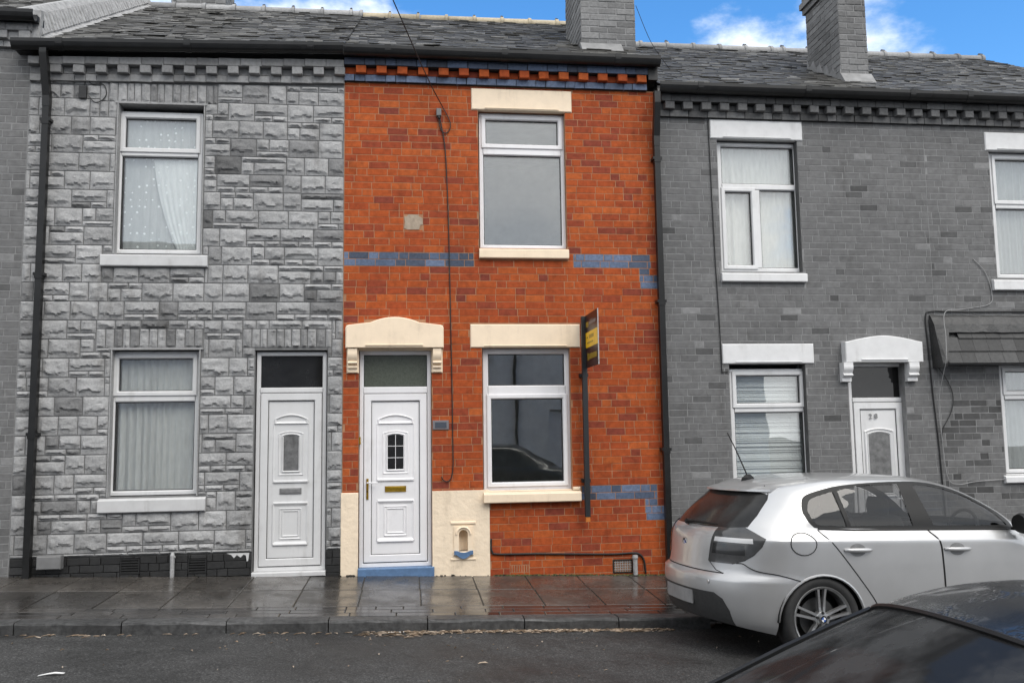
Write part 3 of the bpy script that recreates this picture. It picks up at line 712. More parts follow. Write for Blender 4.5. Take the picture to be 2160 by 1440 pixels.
def curtain(name, label, x0, x1, z0, z1, y, amp, pitch, mat, cat='curtain', top_shift=0.0, seed=1, group=None):
    rng = random.Random(seed); n = max(24, int((x1-x0)/0.012)); ph = [rng.uniform(0, 6.28) for _ in range(6)]
    zs = np.linspace(z1, z0, 14); ls = []
    for z in zs:
        k = (z1-z)/(z1-z0); row = []
        pts = []
        for i in range(n+1):
            x = x0+(x1-x0)*i/n
            w = (math.sin(2*math.pi*x/pitch+ph[0]+1.6*math.sin(x*9+ph[1])+k*.5*math.sin(x*13+ph[3]))+.5*math.sin(2*math.pi*x/(pitch*.43)+ph[2]+1.1*math.sin(x*17+ph[4])+.4*k))*(.65+.5*math.sin(x*5.3+ph[5]))
            pts.append((x+top_shift*(1-k), y+amp*(.55+.45*k)*w))
        row = [(px, py, z) for px, py in pts]+[(px, py+.003, z) for px, py in reversed(pts)]
        ls.append(row)
    mb = MB(); mb.loops(ls, cap0=False, cap1=False); o = mb.build(name, mat, None, smooth=True); return tag(o, label, cat, group)
def interior(parent, x0, x1, z_floor, z_top):
    mb = MB(); a, b = x0+.11, x1-.11; zm = z_floor+2.72
    yb = 3.4
    for z0, z1 in ((z_floor, zm), (zm+.2, z_top)):
        mb.add([(a, .27, z0), (b, .27, z0), (b, yb, z0), (a, yb, z0), (a, .27, z1), (b, .27, z1), (b, yb, z1), (a, yb, z1)], [(0, 1, 2, 3), (4, 7, 6, 5), (2, 6, 7, 3), (0, 3, 7, 4), (1, 5, 6, 2)])
    mb.build('interior', 'room', parent, fix=False)
    mb = MB(); mb.box(x0+.01, x0+.10, .27, 7.6, -.4, z_top); mb.build('party_wall', 'mortar_grey', parent)
    mb = MB(); mb.box(x0+.01, x1-.01, 7.5, 7.7, -.4, z_top); mb.build('rear_wall', 'mortar_grey', parent)
def chimney(parent, x0, x1, y0, y1, zf, zb, zt, mat, seed, right_drop=None, cap_z=None):
    """stack with brick faces; zf/zb = where the front/back meets the roof"""
    rng = random.Random(seed)
    mb = MB(); mb.box(x0+.006, x1-.006, y0+.006, y1-.006, zf-.6, zt); c = mb.build('chimney', 'mortar_grey', parent)
    z = zf-.1; row = 0
    def br(ax, a, b, zz):
        h = .074; d = .03; j = lambda: rng.uniform(-.003, .003)
        mb = MB(); w = b-a-.010
        if ax == 'f': mb.bbox(a+.005, b-.005, y0+j(), y0+d, zz+j(), zz+h+j(), .006)
        else:
            xx = x0 if ax == 'l' else x1; s = 1 if ax == 'l' else -1
            f = xx+j()
            lo = [(a+.005, zz), (b-.005, zz), (b-.005, zz+h), (a+.005, zz+h)]
            mb.loops([[(f+s*d, p, q) for p, q in lo], [(f+s*.005, p, q) for p, q in lo], [(f, a+.010, zz+.005), (f, b-.010, zz+.005), (f, b-.010, zz+h-.005), (f, a+.010, zz+h-.005)]], cap1=True)
        o = mb.build('brick', mat, c); o.color = (rng.random(), 0, 0, 1)
    while z < zt:
        p = x0+(0.0 if row % 2 else -.118)
        while p < x1-.01:
            a, b = max(p, x0), min(p+.236, x1)
            if b-a > .03: br('f', a, b, z)
            p += .236
        roof_here = lambda yy: zf+(yy-y0)*ROOF_M
        for ax in ('l', 'r'):
            p = y0+(-.118 if row % 2 else 0.0)
            while p < y1-.01:
                a, b = max(p, y0), min(p+.236, y1)
                if b-a > .03 and z+.1 > roof_here(a) and (ax == 'l' or z < zf+1.9): br(ax, a, b, z)
                p += .236
        z += .084; row += 1
    zc = cap_z or zt
    for k, (o_, h) in enumerate(((.03, .085), (.06, .085), (.03, .085))):
        mb = MB(); mb.box(x0-o_, x1+o_, y0-o_, y1+o_, zc+.086*k, zc+.086*k+h); q = mb.build('corbel_course', mat, c); q.color = (rng.random(), 0, 0, 1)
    for k in range(2):
        mb = MB(); cyy = y0+(y1-y0)*(.28+.44*k); ls = []
        for zz, r in ((zc+.25, .13), (zc+.32, .12), (zc+.62, .10), (zc+.63, .125), (zc+.68, .125)): ls.append([((x0+x1)/2+r*math.cos(a*math.pi/8), cyy+r*math.sin(a*math.pi/8), zz) for a in range(16)])
        mb.loops(ls, cap1=True); mb.build('chimney_pot', mat, c, smooth=True)
    return c

# ------------------------------------------------------------------ houses
def const(n): return lambda x, z, w: n
HOUSE_DOOR = {}
# ---- stone-clad house
def stone_into(mb, x0, x1, z0, z1, rng, v, proud=0.029, soldier=False):
    w, h = x1-x0, z1-z0; nx = max(4, int(w/0.021)); nz = max(4, int(h/0.017))
    ox, oz = rng.uniform(0, 90), rng.uniform(0, 90)
    tilt_ = rng.uniform(-.35, .35); zb0 = rng.uniform(.14, .30)
    vs = []
    for k in range(nz+1):
        for i in range(nx+1):
            x = x0+w*i/nx; z = z0+h*k/nz
            dx = min(x-x0, x1-x); dz = min(z-z0, z1-z)
            en = 1+.9*mnoise.noise(Vector((x*14+ox, z*14+oz, 1.3))); e = min(dx/(.014+.022*en), dz/(.010+.012*en)); r = max(0.0, min(1.0, e)); r = r*r*(3-2*r)
            n1 = mnoise.fractal(Vector((x*9+ox, z*13+oz, 3.1)), 0.9, 2.1, 4)
            n2 = mnoise.noise(Vector((x*26+ox, z*42+oz, 7.7)))
            t = k/nz
            if soldier: b = .5+.25*math.sin(x/w*3)+.5*n1+.2*n2
            else:
                zb = zb0+.16*mnoise.noise(Vector((x*16+ox, 5.5, oz)))+.07*mnoise.noise(Vector((x*60+ox, 2.5, oz)))
                s = max(0.0, min(1.0, (t-zb)/.10)); s = s*s*(3-2*s)
                face = .95-.55*(t-zb)/(1-zb)+tilt_*(i/nx-.5)+.42*n1+.16*n2
                low = .16+.2*n1+.1*n2
                b = low*(1-s)+face*s
            b = max(0.02, min(1.35, b))
            if 0 < i < nx and 0 < k < nz: z += rng.uniform(-.003, .003); x += rng.uniform(-.003, .003)
            vs.append((x, -.004-proud*r*b, z))
    fs = []; W = nx+1
    for k in range(nz):
        for i in range(nx):
            a = k*W+i
            fs += [(a, a+1, a+W+1), (a, a+W+1, a+W)] if (i+k) % 2 else [(a, a+1, a+W), (a+1, a+W+1, a+W)]
    # rim back to the wall
    rim = [i for i in range(W)]+[k*W+nx for k in range(1, nz+1)]+[nz*W+i for i in range(nx-1, -1, -1)]+[k*W for k in range(nz-1, 0, -1)]
    base = len(vs); vs += [(vs[q][0], .012, vs[q][2]) for q in rim]; m = len(rim)
    fs += [(rim[j], base+j, base+(j+1) % m, rim[(j+1) % m]) for j in range(m)]
    mb.add(vs, fs, v)
def build_stone_house():
    h = thing('terraced_house', 'terraced house clad in grey rock-faced stone blocks, with its white door on the right', 'house', (-2.5, 0, 0))
    h.location = (0, 0, 0)
    X0, X1 = -4.2, -0.757
    tilt = lambda x: 0.026*(x+0.757)
    wins = [(-3.262, -2.312, 3.575, 5.305), (-3.242, -2.300, 0.925, 2.525)]
    door = (-1.717, -0.926, -.4, 2.506)
    w = wall_slab('wall', X0+.002, X1, -.4, 5.62, .004, .26, wins+[door], 'mortar_stone', h)
    rng = random.Random(21)
    sold = [(-3.452, -2.176, 5.315, 5.535), (-3.405, -2.27, 2.535, 2.745), (-1.853, -.879, 2.535, 2.745)]
    voids = [(a-.004, b+.004, c, d) for a, b, c, d in wins]+[door]+sold+[(-3.375, -2.242, 3.43, 3.58), (-3.315, -2.208, .76, .93)]
    rects = []
    rows = []
    z = 5.56
    hh = [.225]+[.208]*30
    for q in hh:
        z0 = z-q
        if z0 < .30: 
            rows.append((.312, z)); break
        rows.append((z0, z)); z = z0
    for zi, (z0, z1) in enumerate(rows):
        x = X0-rng.uniform(0, .2)
        H = z1-z0
        while x < X1:
            t = rng.random()
            if t < .64 or H < .17:
                ww = rng.choice((.20, .27, .29, .33)) ; rects.append((x, x+ww, z0, z1)); x += ww
            elif t < .85:
                ww = rng.choice((.36, .36, .50)); th = .066; top = rng.random() < .6
                zs = (z1-th, z1, z0, z1-th) if top else (z0, z0+th, z0+th, z1)
                cut = ww*rng.choice((.45, .55, .6, 1.0)); rects.append((x, x+cut, zs[0], zs[1]))
                if cut < ww: rects.append((x+cut, x+ww, zs[0], zs[1]))
                c2 = rng.choice((.14, .36)); c2 = min(c2, ww)
                rects.append((x, x+c2, zs[2], zs[3]))
                if ww-c2 > .02: rects.append((x+c2, x+ww, zs[2], zs[3]))
                x += ww
            else:
                ww = .37; rects.append((x, x+ww, z0+H*.33, z1)); rects.append((x, x+ww*.55, z0, z0+H*.33)); rects.append((x+ww*.55, x+ww, z0, z0+H*.33)); x += ww
    rects = subtract([(max(a, X0), min(b, X1), c, d) for a, b, c, d in rects if b > X0+.03 and a < X1-.03], (50, 51, 0, 1))
    for v in voids: rects = subtract(rects, v)
    rects = [r for r in rects if r[1]-r[0] > .03 and r[3]-r[2] > .03]
    S = []
    for a, b, c, d in sold:
        x = a
        while x < b-.03:
            ww = rng.choice((.075, .09, .10)); S.append((x, min(x+ww, b), c, d)); x += ww
    allr = [(r, False) for r in rects]+[(r, True) for r in S]
    allr.sort(key=lambda q: -(q[0][1]-q[0][0])*(q[0][3]-q[0][2])/(Vector(((q[0][0]+q[0][1])/2, 0, (q[0][2]+q[0][3])/2))-CAMP).length_squared)
    rest = MB(); j = .005
    for i, (r, sd) in enumerate(allr):
        v = rng.random()*.9+.1
        if rng.random() < .07: v = rng.random()*.12
        if sd: v *= .75
        mb = MB() if i < 300 else rest
        stone_into(mb, r[0]+j, r[1]-j, r[2]+j, r[3]-j, rng, v if i >= 300 else None, soldier=sd)
        if i < 300:
            o = mb.build('stone_block', 'stone', w, fix=False); o.color = (v, 0, 0, 1); shade_auto(o, 28)
    if rest.v:
        o = rest.build('stone_blocks', 'stone', w, fix=False); shade_auto(o, 28); tag(o, kind='stuff')
    # dark plinth bricks
    pl = wall_slab('plinth', X0+.01, X1-.01, -.4, .31, .002, .01, [door], 'mortar_dark', h)
    vents = [(-3.075, -2.875, .115, .275), (-2.38, -2.185, .10, .255)]
    rc = lay_bricks(X0+.01, X1-.01, -.02, .305, .080, [door]+vents, rng)
    place_bricks(rc, pl, const('brick_dark'), rng, y=-.012, depth=.02)
    for a, b, c, d in vents:
        mb = MB(); mb.ring(a, b, c, d, [(0, .01), (0, -.016), (.014, -.016), (.014, .01)]); ve = mb.build('air_vent', 'iron', pl)
        for k in range(5):
            zz = c+.02+k*.027
            mb = MB(); mb.prism_x([(-.004, zz), (-.018, zz-.010), (-.018, zz-.002), (-.004, zz+.008)], a+.012, b-.012); mb.build('louvre', 'iron', ve)
    mb = MB(); mb.prism_y([(-1.98, .302), (-1.93, .285), (-1.90, .25), (-1.87, .282), (-1.83, .255), (-1.80, .285), (-1.775, .275), (-1.765, .21), (-1.75, .22), (-1.74, .302)], -.0135, -.012); mb.build('peeled_paint', 'pale_sill', pl)
    cornice(h, X0+.01, X1, 5.595, ('brick_cornice_grey', 'brick_cornice_grey', 'brick_cornice_grey', 'mortar_grey'), -3.90, .238, 31, tilt, .3)
    eaves(h, X0-.12, X1, 5.645, tilt)
    roof(h, X0+.06, X1, 6.005, 'ridge_grey', 41, tilt=tilt)
    # openings
    window(h, -3.275, -2.352, 3.60, 5.235, .09, 'upvc_grey', (4.715, 4.785))
    window(h, -3.262, -2.325, .935, 2.50, .09, 'upvc_grey', (1.945, 2.035))
    slab_sill(h, 'window_sill', -3.375, -2.242, 3.432, 3.585, -.055, 'pale_sill'); slab_sill(h, 'window_sill', -3.315, -2.208, .762, .925, -.055, 'pale_sill')
    for (a, b, c, d) in wins:
        for xx in (a, b):
            s = 1 if xx == a else -1
            mb = MB(); mb.box(min(xx, xx+s*.012), max(xx, xx+s*.012), -.012, .16, c, d); mb.build('window_reveal', 'stone', h).color = (.6, 0, 0, 1)
        mb = MB(); mb.box(a-.03, b+.03, -.014, .16, d-.012, d+.012); mb.build('window_head', 'stone', h).color = (.5, 0, 0, 1)
    upvc_door(h, -1.705, -.938, .085, 2.49, .06, 'upvc_grey', (2.03, 2.09), 'steel_dull', 'glass_dark', 0, False, 'glass_pattern', 0)
    mb = MB(); mb.bbox(-1.717, -.928, -.02, .10, .03, .084, .008); mb.build('threshold', 'pale_sill', h)
    interior(h, X0, X1, .1, 5.7)
    # gas box and stub pipe are fixed to the wall
    mb = MB(); mb.bbox(-3.888, -3.647, -.10, .0, .20, .335, .008); mb.build('meter_box', 'box_grey', h)
    mb = MB(); mb.tube([(-2.532, -.045, .335), (-2.532, -.045, .30), (-2.532, -.045, .05)], [.014, .024, .022], 10); mb.tube([(-2.532, -.045, .285), (-2.50, -.055, .285)], .012, 6); mb.build('vent_pipe', 'galv', h)
    # chimney beyond the ridge
    c = chimney(h, -3.92, -3.05, 4.3, 5.0, 7.7, 7.7, 9.6, 'brick_chimney', 77)
    # small hook and cable loop under the cornice
    mb = MB(); mb.box(-3.67, -3.59, -.04, -.012, 5.33, 5.47); mb.build('cable_bracket', 'iron', h)
    return h
def downpipe(name, label, x, z_top, z_bot, zg_top, parent=None, y=-.075):
    t = thing(name, label, 'downpipe')
    def sq(path, hw):
        ls = []
        for (px, py, pz) in path: ls.append([(px-hw, py-hw, pz), (px+hw, py-hw, pz), (px+hw, py+hw, pz), (px-hw, py+hw, pz)])
        mb = MB(); mb.loops(ls, cap0=True, cap1=True); return mb
    sq([(x, y, z_top-.32), (x, y, z_bot)], .034).build('pipe', 'black_plastic', t)
    sq([(x-.01, -.185, zg_top), (x-.01, -.185, zg_top-.14)], .036).build('outlet', 'black_plastic', t)
    sq([(x-.01, -.185, zg_top-.13), (x, y, z_top-.28), (x, y, z_top-.40)], .037).build('swan_neck', 'black_plastic', t)
    z = z_top-.55; 
    while z > z_bot+.3:
        mb = MB(); mb.box(x-.055, x+.055, y-.038, .0, z-.016, z+.016); mb.build('pipe_clip', 'black_plastic', t)
        mb = MB(); mb.box(x-.040, x+.040, y-.040, y+.034, z-.05, z+.0); mb.build('socket', 'black_plastic', t)
        z -= 1.72
    return t
stone_house = build_stone_house()
downpipe('downpipe', 'black square downpipe on the left edge of the stone-clad house', -3.985, 5.60, .06, 5.90)

# ---- red brick house
def red_v(cx, cz, rng):
    v = rng.betavariate(2.2, 1.9)
    if rng.random() < .10: v = rng.uniform(.08, .35)
    if cz < 2.6 and cx < .9 and rng.random() < .2: v *= .7
    return v
def build_red_house():
    h = thing('terraced_house', 'orange-red brick terraced house with cream lintels and blue brick bands, middle of the row', 'house')
    X0, X1 = -.757, 2.943
    co = .0815; zl = .776
    wins = [(.795, 1.832, 3.690, 5.345), (.815, 1.836, .895, 2.527)]
    door = (-.577, .237, -.4, 2.515)
    niche = (.520, .646, .20, .50)
    w = wall_slab('wall', X0, X1, -.4, 5.64, .0025, .26, wins+[door, niche], 'mortar', h)
    rng = random.Random(5)
    hood = (-.722, .372, 2.519, 2.79)
    patch = (-.074, .144, 3.893, 4.073)
    extra = [hood, (-.52, .17, 2.78, 2.85), (-.712, -.576, 2.24, 2.52), (.236, .362, 2.24, 2.52), (.716, 1.917, 5.343, 5.606), (.681, 1.958, 2.526, 2.796), (.792, 1.843, 3.56, 3.69), (.814, 1.922, .771, .90),
             (X0, -.577, -.5, .917), (.237, .88, -.5, .917), patch, (1.105, 1.325, -.004, .076), (2.284, 2.51, -.047, .10)]
    rects = lay_bricks(X0+.004, X1-.002, zl-co*14, 5.63, co, wins+[door]+extra, rng)
    def isblue(x, z):
        if abs(z-(zl+co)) < co*1.0 and 1.925 < x < 2.83: return True
        if abs(z-(zl-co)) < co and z < zl and 2.68 < x < 2.83: return True
        if zl-co*3 < z < zl-co and 2.68 < x: return True
        zu = zl+33*co
        if zu < z < zu+2*co and (x < .73 or 1.90 < x < 2.835): return True
        if zu-co*1 < z < zu and 2.69 < x < 2.835: return True
        if zu-co*3 < z < zu-co and x > 2.69: return True
        return False
    # force joints at the band ends
    cuts = []
    out = []
    for r in rects:
        cx, cz = (r[0]+r[1])/2, (r[2]+r[3])/2
        ends = [1.925, 2.83, 2.68] if cz < 1.2 else [.73, 1.90, 2.835, 2.69]
        near = cz < zl+2*co+.01 and cz > zl-3*co or zl+30*co < cz < zl+35*co
        parts = [r]
        if near:
            for e in ends:
                np_ = []
                for q in parts:
                    if q[0]+.02 < e < q[1]-.02 and isblue(q[0]+.012, cz) != isblue(q[1]-.012, cz): np_ += [(q[0], e, q[2], q[3]), (e, q[1], q[2], q[3])]
                    else: np_.append(q)
                parts = np_
        out += parts
    place_bricks(out, w, lambda x, z, wd: 'brick_blue' if isblue(x, z) else 'brick_red', rng, joint=.0072, vfn=lambda a, b, g: g.random() if isblue(a, b) else red_v(a, b, g), limit=300)
    mb = MB(); pp = [(-.072, 3.91), (-.03, 3.893), (.10, 3.897), (.115, 3.95), (.144, 3.955), (.14, 4.03), (.09, 4.055), (.10, 4.07), (-.02, 4.072), (-.04, 4.05), (-.07, 4.045), (-.06, 3.98)]
    mb.prism_y(pp, -.003, .02); mb.build('mortar_patch', 'cement', w)
    cornice(h, X0, X1-.10, 5.63, ('brick_blue', 'brick_red', 'brick_blue', 'mortar_dark'), -.563, .2375, 32, None, .35)
    eaves(h, X0+.003, X1+.02, 5.63)
    mb = MB(); mb.box(X1-.10, X1+.015, -.112, .2, 5.74, 5.90); mb.build('end_block', 'brick_dark', h)
    roof(h, X0, X1+.02, 5.985, 'ridge_buff', 42, holes=[(2.2, 2.9, .62, 1.6)])
    # openings
    lintel(h, .716, 1.917, 5.343, 5.606, -.014, 'cream'); lintel(h, .681, 1.958, 2.526, 2.796, -.014, 'cream')
    window(h, .812, 1.838, 3.70, 5.338, .09, 'upvc', (4.83, 4.935))
    window(h, .828, 1.845, .90, 2.522, .085, 'upvc', (1.97, 2.095), top_sash=False, bot_sash=True, fw=.062)
    slab_sill(h, 'window_sill', .792, 1.843, 3.562, 3.695, -.05, 'cream'); slab_sill(h, 'window_sill', .814, 1.922, .771, .905, -.085, 'cream', .03)
    mb = MB(); mb.bbox(1.838, 1.922, -.03, .05, .895, .93, .008); mb.build('sill_end', 'cream', h)
    # door hood with segmental head and console brackets
    pts = [(-.722, 2.519), (.372, 2.519), (.372, 2.745), (.362, 2.768), (.34, 2.779), (.20, 2.795)]
    for k in range(13):
        t = k/12; pts.append((.10-.55*t, 2.806+.062*(1-(2*t-1)**2)))
    pts += [(-.55, 2.795), (-.69, 2.779), (-.712, 2.768), (-.722, 2.745)]
    mb = MB(); n = len(pts); mx = -.175; mz = 2.65
    mb.loops([[(x, .05, z) for x, z in pts], [(x, -.095, z) for x, z in pts], [(mx+(x-mx)*.978, -.108, mz+(z-mz)*.95) for x, z in pts]], cap1=True)
    hd = mb.build('door_hood', 'cream', h)
    mb = MB(); mb.loops([[(x, -.106, 2.558), (x, -.122, 2.55), (x, -.106, 2.525)] for x in (-.50, .14)], cap0=True, cap1=True); mb.build('drip_moulding', 'cream', hd)
    def console(x0, x1):
        prof = [(.03, 2.512), (-.092, 2.512), (-.092, 2.478)]
        for k in range(9): t = k/8; prof.append((-.092+.040*math.sin(math.pi*t)*0-.0+.030*t-.012*math.sin(math.pi*t), 2.478-.105*t))
        for k in range(1, 7): t = k/6; prof.append((-.062+.03*math.sin(math.pi*t*.5)*1.0-.035*math.sin(math.pi*t), 2.373-.045*t))
        prof += [(-.055, 2.32), (-.055, 2.30), (-.030, 2.295), (-.030, 2.252), (.03, 2.252)]
        mb = MB(); mb.prism_x(prof, x0+.016, x1-.016); c = mb.build('console_bracket', 'cream', hd)
        mb = MB(); mb.bbox(x0, x1, -.016, .03, 2.242, 2.516, .006); mb.build('console_back', 'cream', c)
    console(-.712, -.577); console(.236, .362)
    mb = MB(); mb.box(-.577, .237, -.004, .058, 2.497, 2.5185); mb.build('door_soffit', 'cream', h)
    upvc_door(h, -.572, .232, .092, 2.497, .06, 'upvc', (2.015, 2.09), 'brass', 'glass_frost', 0, True, 'glass_dark', -1)
    mb = MB(); mb.bbox(-.578, .258, -.035, .11, -.02, .092, .008); mb.build('door_step', 'blue_paint', h)
    mb = MB(); mb.tube([(-.566, .056, 1.47), (-.566, .03, 1.47), (-.56, .015, 1.455)], .011, 8); mb.tube([(-.568, .05, 1.48), (-.568, .047, 1.53)], .012, 6); mb.build('door_hook', 'brass', h)
    # cream painted plinth panels
    mb = MB(); mb.bbox(X0-.012, -.577, -.012, .05, -.15, .917, .006); mb.build('plinth_panel', 'cream_rough', h)
    p = wall_slab('plinth_panel', .238, .88, -.15, .917, -.012, .05, [niche], 'cream_rough', h)
    # arched niche with surround
    cx, hw = .583, .050
    arch = [(cx-hw, .245)]+[(cx-hw*math.cos(math.pi*k/12), .435+hw*math.sin(math.pi*k/12)) for k in range(13)]+[(cx+hw, .245)]
    outer = [(.472, .20)]+[(.472, .435)]*1+[(.472+.222*k/11, .535) for k in range(12)]+[(.694, .435)]
    outer = [(.478, .245)]+[(.478+(.688-.478)*k/12, .52) for k in range(13)]+[(.688, .245)]
    mb = MB(); mb.loops([[(x, -.012, z) for x, z in outer], [(x, -.024, z) for x, z in outer], [(x, -.024, z) for x, z in arch], [(x, .02, z) for x, z in arch], [(cx+(x-cx)*.9, .07, z) for x, z in arch], [(cx+(x-cx)*.4, .092, .25+(z-.25)*.93) for x, z in arch], [(cx, .095, .25+(z-.25)*.9) for x, z in arch]], closed=False)
    nm = mb.build('boot_scraper_niche', 'cream', h); shade_auto(nm, 40)
    mb = MB(); mb.bbox(.470, .696, -.03, .0, .20, .246, .005); mb.build('niche_base', 'cream', nm)
    mb = MB(); mb.bbox(.442, .724, -.026, -.005, .545, .575, .006); mb.build('niche_cornice', 'cream', nm)
    arcs = [(cx+.078*math.cos(math.pi*k/16), -.026, .435+.078*math.sin(math.pi*k/16)) for k in range(17)]
    mb = MB(); mb.tube(arcs, .013, 6); mb.build('niche_arch', 'cream', nm)
    mb = MB(); mb.bbox(.440, .724, -.022, -.005, .150, .172, .005); mb.build('niche_foot', 'cream', nm)
    bp = [(.478, .256), (.478, .215), (.50, .215)]+[(.50+.165*k/8, .215-.045*math.sin(math.pi*k/8)) for k in range(1, 8)]+[(.665, .215), (.690, .215), (.690, .256), (.66, .256)]+[(.66-.15*k/8, .256-.02*math.sin(math.pi*k/8)) for k in range(1, 8)]+[(.51, .256)]
    mb = MB(); mb.prism_y(bp, -.045, -.022); mb.build('niche_lip', 'blue_paint', nm)
    # ventilators
    mb = MB(); mb.box(1.105, 1.325, .012, .03, -.004, .076); av = mb.build('air_brick', 'iron', w)
    for k in range(8):
        mb = MB(); mb.bbox(1.108+k*.0275, 1.122+k*.0275, .0, .014, .0, .072, .002); o = mb.build('air_brick_bar', 'brick_red', av); o.color = (.4, 0, 0, 1)
    mb = MB(); mb.ring(2.284, 2.51, -.047, .10, [(0, .03), (0, -.010), (.012, -.010), (.012, .03)]); gr = mb.build('vent_grille', 'iron', w)
    for k in range(7):
        mb = MB(); mb.box(2.31+k*.028, 2.316+k*.028, -.004, .004, -.04, .095); mb.build('grille_bar', 'galv', gr)
    for k in range(4):
        mb = MB(); mb.box(2.29, 2.505, -.0065, -.004, -.015+k*.028, -.009+k*.028); mb.build('grille_bar', 'galv', gr)
    mb = MB(); mb.box(2.29, 2.505, .012, .02, -.04, .095); mb.build('grille_void', 'gasket', gr)
    mb = MB(); mb.tube([(2.535, -.04, -.07), (2.535, -.04, .10), (2.535, -.04, .12), (2.535, -.04, .15)], [.026, .026, .034, .03], 10); mb.build('stub_pipe', 'galv', h)
    mb = MB(); mb.bbox(.246, .428, -.012, .0, 1.60, 1.703, .004); pq = mb.build('name_plaque', plain('plaque_rim', (0.17, 0.16, 0.17), 0.5), h)
    mb = MB(); mb.bbox(.272, .402, -.016, -.012, 1.618, 1.685, .004); mb.build('plaque_face', plain('plaque_blue', (0.055, 0.065, 0.085), 0.45), pq)
    interior(h, X0, X1, .05, 5.7)
    c = chimney(h, 2.18, 2.90, .60, 1.63, 6.42, 7.03, 9.0, 'brick_chimney', 78)
    mb = MB(); mb.loops([[(2.165, .60, 6.40), (2.165, .588, 6.50), (2.165, .580, 6.50), (2.165, .45, 6.348)], [(2.70, .60, 6.40), (2.70, .588, 6.50), (2.70, .580, 6.50), (2.70, .45, 6.348)]], cap0=True, cap1=True); mb.build('lead_apron', 'lead', c)
    mb = MB(); mb.box(2.71, 2.905, .585, .64, 6.05, 6.40); mb.build('stack_foot', 'brick_chimney', c).color = (.4, 0, 0, 1)
    return h
red_house = build_red_house()
downpipe('downpipe', 'black square downpipe between the red brick house and the grey brick house', 2.925, 5.33, -.05, 5.56)

